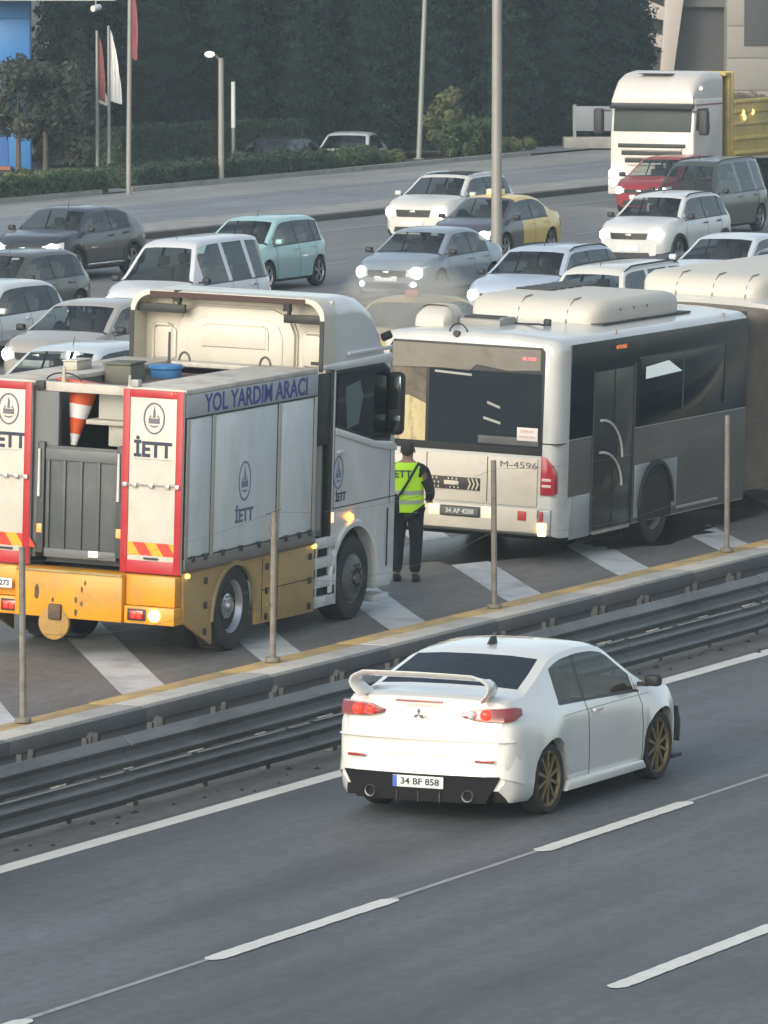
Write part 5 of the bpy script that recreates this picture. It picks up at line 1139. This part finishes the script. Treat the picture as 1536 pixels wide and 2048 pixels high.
text('İETT',.13,NAVY,vest,(-.181,.06,1.36),(0,-1,0),(0,0,1),off=.002)
q=M(); q.tube([(-.10,-.16,1.50),(-.175,-.12,1.42),(-.19,-.03,1.26),(-.19,.06,1.12),(-.16,.16,1.02)],.017,6); q.build('bag_strap',BLACK,pe)
M().obox((-.13,.19,.98),(.07,.03,0),(-.05,.10,0),(0,0,.13)).build('shoulder_bag',JACK,pe,bev=.04,seg=3)
q=M(); q.lathe([(0,-.10),(.05,-.092),(.082,-.05),(.096,0),(.092,.05),(.065,.095),(0,.115)],(0,0,0),'z',20); q.v=[(x_-.012+.01,y_*.92,z_+1.665) for x_,y_,z_ in q.v]; hr=q.build('hair',HAIR,pe,smooth=80)
for sg in (-1,1):
    q=M(); q.lathe([(0,-.008),(.022,-.006),(.026,.004),(0,.01)],(.02,sg*.088,1.635),'y',10); q.build('ear',SKINM,pe,smooth=80)
    q=M(); q.obox((.098,sg*.03,1.65),(.006,0,0),(0,.014,0),(0,0,.006)); q.build('eye',mat('eye_dark',(.05,.04,.04),.3),pe)
    sx=-1 if sg<0 else 1; hx,hy,hz=(.15,.20,1.02) if sg>0 else (.13,-.24,1.02)
    J=[((hx,hy,hz),.030),((hx+.07,hy-.01*sg,hz-.015),.034)]; E2=[(0,1)]
    for f in range(4):
        o_=len(J); yy=hy+(-.03+.02*f); L_=(.055,.065,.06,.048)[f]
        J+=[((hx+.10,yy,hz-.02),.011),((hx+.10+L_*.6,yy,hz-.035),.010),((hx+.10+L_*.8,yy,hz-.060),.008)]; E2+=[(1,o_),(o_,o_+1),(o_+1,o_+2)]
    o_=len(J); J+=[((hx+.06,hy-.045*sg,hz-.0),.012),((hx+.10,hy-.055*sg,hz+.005),.009)]; E2+=[(0,o_),(o_,o_+1)]
    skin('hand',J,E2,SKINM,pe,sub=1)
    sh=M(); fx,fy=(-.02,.14) if sg>0 else (0,-.095)
    sh.loft([[(fx+a,fy+b*w_,z_) for b in (-1,1)][::1]+[(fx+a,fy+b*w_,z2) for b in (1,-1)] for a,w_,z_,z2 in ((-.07,.032,.0,.10),(0,.042,.0,.11),(.09,.045,.0,.075),(.17,.042,.0,.06),(.21,.026,.0,.035))]); sh.build('shoe',BLACK,pe,bev=.014,smooth=60)
q=M(); q.obox((.118,0,1.625),(.012,0,0),(0,.012,0),(0,0,.022)); q.build('nose',SKINM,pe,bev=.006); q=M(); q.obox((.100,0,1.585),(.004,0,0),(0,.022,0),(0,0,.005)); q.build('mouth',mat('lips',(.25,.10,.09),.5),pe)
# ------------------------------------------------------------------ vegetation
def leafmat(name,c,var=.35,sc=1.2):
    m=mat(name,c,.7,var=var,vscale=sc,spec=.25); return m
def leaves(n,sampler,size,m,name,parent,flat=.5,seed=1,elong=1.6,kind=None):
    r_=np.random.default_rng(seed); P,N=sampler(n,r_)
    a=r_.normal(size=(n,3)); a-= (a*N).sum(1)[:,None]*N*flat; a/=np.linalg.norm(a,axis=1)[:,None]+1e-9
    b=np.cross(a,N+r_.normal(size=(n,3))*.5); b/=np.linalg.norm(b,axis=1)[:,None]+1e-9
    s_=size*r_.uniform(.6,1.4,(n,1)); V=np.stack([P-a*s_*elong*.5,P+b*s_*.35,P+a*s_*elong*.5,P-b*s_*.35],1).reshape(-1,3)
    me=bpy.data.meshes.new(name); me.from_pydata(V.tolist(),[],(np.arange(n*4).reshape(n,4)).tolist()); me.materials.append(m)
    o=bpy.data.objects.new(name,me); COL.objects.link(o); o.parent=parent
    if kind: o['kind']=kind
    return o
def lumpy(P): return .12*np.sin(P[:,0]*2.3+P[:,2]*1.7)+.10*np.sin(P[:,1]*3.1-P[:,2]*2.9)+.08*np.sin(P[:,2]*5.3+P[:,0]*4.1)
def conifer_s(h,r0,tipz):
    def f(n,r_):
        z=r_.uniform(0,1,n)**.9*h; ang=r_.uniform(0,2*math.pi,n)
        rad=r0*np.clip(1-(z/tipz)**2.2,.05,1)*(.94+.10*np.sin(ang*5+z*1.3)+.06*np.sin(z*6+ang*3))
        # drooping tiers of fan-shaped sprays
        rad*= .80+.24*np.abs(((z*1.9+np.sin(ang*4)*.35+np.sin(ang*9+z)*.2)%1)-.5)*2
        rad*=r_.uniform(.80,1.04,n)
        P=np.stack([rad*np.cos(ang),rad*np.sin(ang),z],1); N=np.stack([np.cos(ang),np.sin(ang),.35+0*z],1); N/=np.linalg.norm(N,axis=1)[:,None]; return P,N
    return f
CONM=leafmat('conifer_green',(.008,.022,.020),.7,2.6); CONM2=leafmat('conifer_core',(.012,.022,.021),.3)
BARK=mat('bark',(.10,.08,.065),.95,var=.3,vscale=6,bump=.4)
def conifer(x,y,h,r,lab,seed,n=34000,group='tall dark conifers standing in a row'):
    t=thing('conifer_tree',lab,'tree',(x,y,.33),0,group)
    q=M(); q.cyl((0,0,0),(0,0,h*.9),.22,.05,10); q.build('trunk',BARK,t)
    cr=leaves(n,conifer_s(h,r,h*1.25),.105,CONM,'crown',t,seed=seed)
    q=M(); rows=[[(r*.70*max(.05,1-(z/(h*1.25))**2.2)*math.cos(a),r*.70*max(.05,1-(z/(h*1.25))**2.2)*math.sin(a),z) for a in [2*math.pi*k/20 for k in range(20)]] for z in [h*k/10 for k in range(11)]]
    q.grid(rows,closed=True); q.build('inner_foliage',CONM2,t,smooth=60)
    return t
specs=[(180.8,95.3,8.2,'leftmost tall dark conifer beside the blue building'),(181.7,93.4,8.6,'tall dark conifer behind the flagpoles'),(183.5,92.0,8.8,'tall dark conifer behind the street lamp'),(185.7,90.7,8.6,'tall dark conifer behind the short white pole'),(188.0,89.4,8.8,'tall dark conifer above the shrubs and parked cars'),(190.2,88.2,8.7,'tall dark conifer behind the thin grey pole'),(192.5,86.9,8.9,'tall dark conifer behind the thick lamp post'),(195.6,86.2,8.6,'tall dark conifer right of the thick lamp post'),(198.6,85.6,8.2,'tall dark conifer beside the small sign board'),(203.5,87.2,6.6,'rightmost ragged conifer before the beige building')]
base=conifer(specs[0][0],specs[0][1],8.4,2.0,specs[0][3],3); base2=conifer(specs[1][0],specs[1][1],8.6,2.1,specs[1][3],11)
for i,(x,y,h,lab) in enumerate(specs[2:]):
    c=copy_tree((base,base2)[i%2]); c.location=(x,y,.33); c.rotation_euler=(0,0,i*1.7+.6); c.scale=(1.0,1.0,h/8.4); c['label']=lab
    if i==7: c.scale=(.8,.8,.86)
# clipped hedge and shrubs
def boxs(L_,W_,h,rnd=.12):
    def f(n,r_):
        u=r_.uniform(0,1,n); x=r_.uniform(-L_/2,L_/2,n); y=r_.uniform(-W_/2,W_/2,n); z=r_.uniform(0,h,n); N=np.zeros((n,3))
        A=u<.45; y[A]=-W_/2; N[A]=(0,-1,.2); B=(u>=.45)&(u<.85); z[B]=h; N[B]=(0,0,1); C_=u>=.85; x[C_]=np.sign(x[C_])*L_/2; N[C_,0]=np.sign(x[C_])
        P=np.stack([x,y,z],1); d=lumpy(P*1.0)[:,None]*rnd*3; P=P+N*d+r_.normal(size=(n,3))*.03; P[:,2]=np.maximum(P[:,2],0); return P,N
    return f
def blob_s(blobs):
    def f(n,r_):
        k=r_.integers(0,len(blobs),n); B=np.array(blobs)[k]; d=r_.normal(size=(n,3)); d/=np.linalg.norm(d,axis=1)[:,None]
        P=B[:,:3]+d*B[:,3:4]*r_.uniform(.75,1.05,(n,1)); P[:,2]=np.maximum(P[:,2],.02); return P,d
    return f
HED=leafmat('hedge_green',(.035,.058,.036),.4,2); SHR=leafmat('shrub_green',(.055,.090,.042),.5,3); SHY=leafmat('shrub_olive',(.11,.125,.055),.5,3); BRL=leafmat('brown_leaf',(.048,.056,.044),.4,3)
def hedge(x,y,rz,L_,W_,h,lab,m,n,seed,name='hedge',size=.10):
    t=thing(name,lab,'hedge',(x,y,.36),rz); M().box(-L_/2+.08,L_/2-.08,-W_/2+.08,W_/2-.08,0,h-.10).build('inner_foliage',CONM2,t,bev=.1)
    leaves(n,boxs(L_,W_,h),size,m,'foliage',t,seed=seed); return t
hedge(151.0,84.15,0,16.4,1.5,.55,'low flowering hedge along the kerb left of the flag poles',SHR,14000,21)
hedge(167.4,84.2,0,12.4,1.5,.50,'low clipped hedge along the kerb right of the garden path',HED,11000,22)
hedge(178.5,90.2,-12,9,1.0,1.1,'taller clipped hedge behind the parked cars below the conifers',HED,14000,23)
yb=[(random.uniform(-1.4,1.4),random.uniform(-.3,.3),random.uniform(.35,.55),random.uniform(.12,.24)) for _ in range(16)]
def shrub(x,y,blobs,lab,m,n,seed,size=.10,group=None,z=.36):
    t=thing('shrub',lab,'shrub',(x,y,z),0,group); leaves(n,blob_s(blobs),size,m,'foliage',t,seed=seed)
    q=M(); 
    for b in blobs[:7]: q.cyl((b[0]*.2,b[1]*.2,0),(b[0],b[1],b[2]),.02,.008,5)
    q.build('stems',BARK,t); return t
shrub(156.2,83.9,yb,'yellowish bush at the front of the low flowering hedge',SHY,1500,31)
def mkb(n,sx,sy,h,r0,r1): return [(random.uniform(-sx,sx),random.uniform(-sy,sy),random.uniform(.15,h),random.uniform(r0,r1)) for _ in range(n)]
shrub(176.3,84.5,mkb(24,2.6,.4,.38,.2,.34),'loose green shrub between street lamp and parked cars',SHR,5200,32)
shrub(179.2,84.5,mkb(10,.8,.3,.22,.15,.26),'low green shrub before the parked white sedan',SHY,2400,33)
shrub(185.8,84.6,mkb(22,1.4,.5,1.0,.2,.4),'leafy light green shrub right of the thin grey pole',SHR,4600,34)
shrub(185.2,85.0,[(random.uniform(-.5,.5)*(1.5-h/2.2),random.uniform(-.4,.4),h,.28) for h in [.3+.1*k for k in range(17)]],'tall slender young tree-like shrub right of the thin grey pole',SHY,3400,35)
shrub(189.0,84.6,mkb(14,1.6,.4,.25,.12,.25),'bright green ground shrub at the foot of the conifers',SHY,2200,36)
# small broad-leaved trees at the left
def tree(x,y,h,r,lab,seed,z0=1.3,lean=0):
    rr=random.Random(seed); t=thing('garden_tree',lab,'tree',(x,y,.34),0,'small brownish garden trees before the blue building')
    q=M(); q.cyl((0,0,0),(lean*.5,0,z0),.09,.07,8); bl=[]
    tips=[]
    for k in range(9):
        a=rr.uniform(0,6.28); l=rr.uniform(.5,1)*r; zz=rr.uniform(z0+.3,h-.3); p=(lean+math.cos(a)*l*.8,math.sin(a)*l*.8,zz); q.cyl((lean*.5,0,z0),p,.045,.012,6); tips.append(p)
    q.build('trunk',BARK,t)
    for p in tips: 
        for _ in range(4): bl.append((p[0]+rr.uniform(-.4,.4),p[1]+rr.uniform(-.4,.4),p[2]+rr.uniform(-.35,.35),rr.uniform(.25,.45)))
    bl+= [(lean,0,h-.35,.4),(lean,0,h-.8,.55)]
    leaves(5200,blob_s(bl),.11,BRL,'crown',t,seed=seed); return t
tree(164.3,88.9,3.6,1.05,'small brownish tree at the left picture edge before the blue wall',41)
tree(168.0,90.0,3.3,.95,'small brownish tree with thin pale trunk right of the blue wall',42)
t3=thing('conifer_tree','slim brownish conifer with pointed top left of the flag poles','tree',(174.6,92.5,.33),0)
q=M(); q.cyl((0,0,0),(0,0,4.2),.08,.02,8); q.build('trunk',BARK,t3)
def cone_s(h,r0):
    def f(n,r_):
        z=.3+r_.uniform(0,1,n)**1.3*(h-.3); a=r_.uniform(0,6.28,n); rad=r0*(1-z/h)**.75*(.75+.35*np.abs(np.sin(z*4+a*2)))*r_.uniform(.5,1,n)
        return np.stack([rad*np.cos(a),rad*np.sin(a),z-rad*.15],1),np.stack([np.cos(a),np.sin(a),.3+0*a],1)/1.05
    return f
leaves(9000,cone_s(4.5,1.45),.13,BRL,'crown',t3,seed=44)
# ------------------------------------------------------------------ poles, flags, lamps
POLEM=mat('pole_grey',(.27,.28,.27),.5,.3,var=.08); POLEG=mat('pole_painted',(.28,.27,.255),.5,.2,var=.08)
def flagcloth(parent,x0,ztop,L_,wd,m,ax=(1,0),seed=0,folds=5,name='flag'):
    rows=[]
    for i in range(19):
        t=i/18; z=ztop-L_*t; ww=wd*(.25+.75*math.sin(min(1,t*1.25)*math.pi/2))
        rows.append([(x0+ww*j/10*.42, -ww*j/10*.9+.05*math.sin(j*1.9+seed+t*3), z-(.22*j/10)*(1-t*.5)) for j in range(11)])
    q=M(); q.grid(rows); return q.build(name,m,parent,smooth=70,fixn=False)
FRED=mat('flag_red',(.26,.07,.075),.75,var=.1); FWH=mat('flag_white',(.66,.66,.67),.75,var=.05)
def pole(name,lab,cat,x,y,h,r0,r1,m,z=.3,group=None,lean=(0,0)):
    t=thing(name,lab,cat,(x,y,z),0,group); q=M(); q.cyl((0,0,0),(lean[0],lean[1],h),r0,r1,14); q.build('pole',m,t); M().cyl((0,0,0),(0,0,.04),r0*1.9,r0*1.9,10).build('base_plate',m,t); return t
fg='flagpoles with drooping flags beside the garden path'
t=pole('flagpole','leftmost thin flagpole with hanging red and white flag','flagpole',169.87,89.27,4.2,.055,.04,POLEM,.33,fg); flagcloth(t,.05,4.1,1.9,.22,FRED,seed=0); flagcloth(t,.08,2.9,.8,.24,FWH,seed=2)
q=M(); q.add([(.28,-.33,2.5),(.36,-.36,2.52),(.36,-.36,2.8),(.28,-.33,2.85)],[(0,1,2,3)]); q.build('flag_emblem',FRED,t,smooth=0)
t=pole('flagpole','middle thin flagpole with long white drooping flag','flagpole',170.02,88.96,4.35,.055,.04,POLEM,.33,fg); flagcloth(t,.03,4.25,2.1,.34,FWH,seed=1)
t=pole('flagpole','tall flagpole by the garden path with red flag near the top','flagpole',158.77,82.48,9.0,.07,.05,POLEG,.3,fg,lean=(.12,-.05)); flagcloth(t,.05,6.4,2.6,.22,FRED,seed=3)
t=pole('street_lamp','short grey street lamp with cream globe head over the clipped hedge','street lamp',166.1,83.3,3.58,.085,.075,POLEG,.3)
q=M(); q.tube([(0,0,3.5),(-.12,.12,3.66),(-.25,.2,3.70)],.03,8); a=q.build('arm',POLEG,t); q=M(); q.lathe([(0,-.09),(.09,-.07),(.16,0),(.13,.07),(0,.11)],(-.28,.22,3.68),'z',14); q.build('lamp_head',mat('lamp_cream',(.75,.73,.62),.4,emit=(1,.95,.75),es=.5),a,smooth=70)
t=pole('marker_pole','short pole white above and grey below standing at the clipped hedge','pole',179.0,89.35,2.45,.06,.055,POLEM,.33); q=M(); q.cyl((0,0,1.05),(0,0,2.46),.068,.064,12); q.build('white_sleeve',mat('sleeve_white',(.75,.75,.74),.5),t)
pole('lamp_post','thin grey lamp post between the conifers and the white crossover','lamp post',183.3,85.06,11,.085,.06,POLEM,.33,lean=(.55,-.2))
t=pole('lamp_post','thick grey lamp post rising between the yellow taxi and blue grey sedan','lamp post',132.46,59.55,13,.125,.09,POLEG,.135)
t=thing('security_camera','white bullet camera on a bracket under the canopy at top left','camera',(171.2,90.0,5.15)); q=M(); q.cyl((-.2,.0,0),(.12,-.05,.05),.09,.09,12); q.build('housing',FWH,t); q=M(); q.tube([(0,0,.05),(.0,0,.55)],.03,6); q.build('bracket',POLEM,t)
t=thing('sign_board','small pale grey sign board on posts beside the rightmost conifers','sign',(192.6,83.9,.36),-62)
M().box(0,2.6,-.04,.04,.55,1.35).build('panel',mat('board_pale',(.20,.22,.25),.5,var=.05),t,bev=.01)
for xx in (.06,2.5): M().box(xx-.05,xx+.05,-.05,.05,0,1.40).build('post',POLEM,t)
M().box(-.3,2.9,-.35,.35,0,.36).build('concrete_plinth',KERB,t,bev=.02)
# ------------------------------------------------------------------ buildings
bb=thing('blue_building','bright blue clad building corner with pale canopy at top left','building',(172.0,92.6,.33),-64.8)
BLU=mat('blue_cladding',(.045,.20,.50),.4,var=.04)
# clad in panels
bx_=M().box(-7.8,.0,-.4,.0,0,9).build('wall',mat('blue_wall_core',(.03,.12,.3),.6),bb)
pn=None
for i in range(6):
    for k in range(5):
        if pn is None: pn=M().box(0,1.27,-.44,-.405,0,1.47).build('panel',BLU,bb,bev=.006); pn.location=(-7.8+1.3*i,0,1.5*k)
        else: c=pn.copy(); COL.objects.link(c); c.location=(-7.8+1.3*i,random.uniform(-.008,.008),1.5*k)
M().box(-9,2.6,-1.9,0,5.05,5.30).build('canopy',mat('canopy_pale',(.5,.5,.48),.5),bb,bev=.02)
q=M(); q.box(-1.9,-.70,-.47,-.445,0.1,2.6); q.build('dark_door',mat('blue_dark_glass',(.03,.12,.38),.3),bb)
M().box(-7.8,-.6,-.9,-.44,-.05,.10).build('brick_step',mat('brick_step',(.32,.13,.08),.8),bb)
rbd=thing('office_building','beige clad office building with dark recess and tall dark window at top right','building',(217.9,88.9,.33),-64.8)
BEI=mat('beige_cladding',(.29,.27,.24),.7,var=.05,vscale=.5); DREC=mat('dark_recess',(.085,.085,.088),.7,var=.08)
M().box(-8,14,1.6,12,0,14).build('recess_wall',DREC,rbd)
M().box(0,14,-.5,1.5,0,14).build('wall',BEI,rbd)
pn=None
for i in range(8):
    for k in range(12):
        if pn is None: pn=M().box(0,1.77,-.56,-.505,0,1.13).build('cladding_panel',BEI,rbd,bev=.006); pn.location=(.02+1.8*i,0,1.155*k)
        else: c=pn.copy(); COL.objects.link(c); c.location=(.02+1.8*i,random.uniform(-.008,.008),1.155*k)
for i in range(4): 
    M().box(.62+3.4*i,1.52+3.4*i,-.62,-.57,2.75,12).build('window',mat('office_window',(.085,.088,.09),.35,coat=.2),rbd,bev=.004)
M().box(-2.2,-.01,1.2,1.59,4.1,4.5).build('recess_beam',mat('recess_beam',(.12,.12,.125),.6),rbd)
PP=mat('pillar_pale',(.48,.43,.39),.6)
q=M(); q.prism([(-2.45,0),(-2.10,0),(-.9,9),(-1.9,9)],'y',.4,1.1); q.build('slanted_pillar',PP,rbd,bev=.02)
for k in range(4):
    q=M(); q.prism([(-4.6,3.3+.9*k),(-2.2+.28*k,2.6+.95*k),(-2.2+.28*k,3.05+.95*k),(-4.2,4.0+.9*k)],'y',.5,1.0); q.build('slanted_fin',PP,rbd,bev=.02)
# ------------------------------------------------------------------ air
hz=M().box(-20,330,-60,320,-1.5,14.5).build('haze',[],None,smooth=0)
hm=bpy.data.materials.new('haze_air'); hm.use_nodes=True; n_=hm.node_tree.nodes; n_.remove(n_['Principled BSDF']); pv=n_.new('ShaderNodeVolumePrincipled'); pv.inputs['Color'].default_value=(.74,.88,.98,1); pv.inputs['Density'].default_value=.0005; pv.inputs['Anisotropy'].default_value=.1
hm.node_tree.links.new(pv.outputs[0],n_['Material Output'].inputs['Volume']); hz.data.materials.append(hm); tag(hz,kind='stuff')

sk=thing('smoke_plume','thin pale smoke drifting behind the truck cab above the bus rear','smoke',(83.5,38.9,2.78),25)
q=M(); q.lathe([(0,-.75),(.45,-.62),(.9,-.25),(1,.1),(.75,.5),(.35,.72),(0,.8)],(0,0,0),'z',20); q.v=[(a*1.9,b*1.15,c) for a,b,c in q.v]
so_=q.build('smoke',[],sk); sm_=bpy.data.materials.new('smoke_volume'); sm_.use_nodes=True; n_=sm_.node_tree.nodes; l_=sm_.node_tree.links; n_.remove(n_['Principled BSDF'])
pv=n_.new('ShaderNodeVolumePrincipled'); pv.inputs['Color'].default_value=(.86,.84,.79,1); tc=n_.new('ShaderNodeTexCoord'); nz=n_.new('ShaderNodeTexNoise'); nz.inputs['Scale'].default_value=1.1; nz.inputs['Detail'].default_value=3
mr_=n_.new('ShaderNodeMapRange'); mr_.inputs[1].default_value=.38; mr_.inputs[2].default_value=.72; mr_.inputs[4].default_value=2.4
l_.new(tc.outputs['Object'],nz.inputs['Vector']); l_.new(nz.outputs[0],mr_.inputs[0])
ln=n_.new('ShaderNodeVectorMath'); ln.operation='LENGTH'; mp_=n_.new('ShaderNodeMapping'); mp_.inputs['Scale'].default_value=(1/1.9,1/1.15,1/.75); l_.new(tc.outputs['Object'],mp_.inputs[0]); l_.new(mp_.outputs[0],ln.inputs[0])
m2_=n_.new('ShaderNodeMapRange'); m2_.inputs[1].default_value=.95; m2_.inputs[2].default_value=.3; l_.new(ln.outputs['Value'],m2_.inputs[0])
mm_=n_.new('ShaderNodeMath'); mm_.operation='MULTIPLY'; l_.new(mr_.outputs[0],mm_.inputs[0]); l_.new(m2_.outputs[0],mm_.inputs[1]); l_.new(mm_.outputs[0],pv.inputs['Density'])
l_.new(pv.outputs[0],n_['Material Output'].inputs['Volume']); so_.data.materials.append(sm_); so_['kind']='stuff'
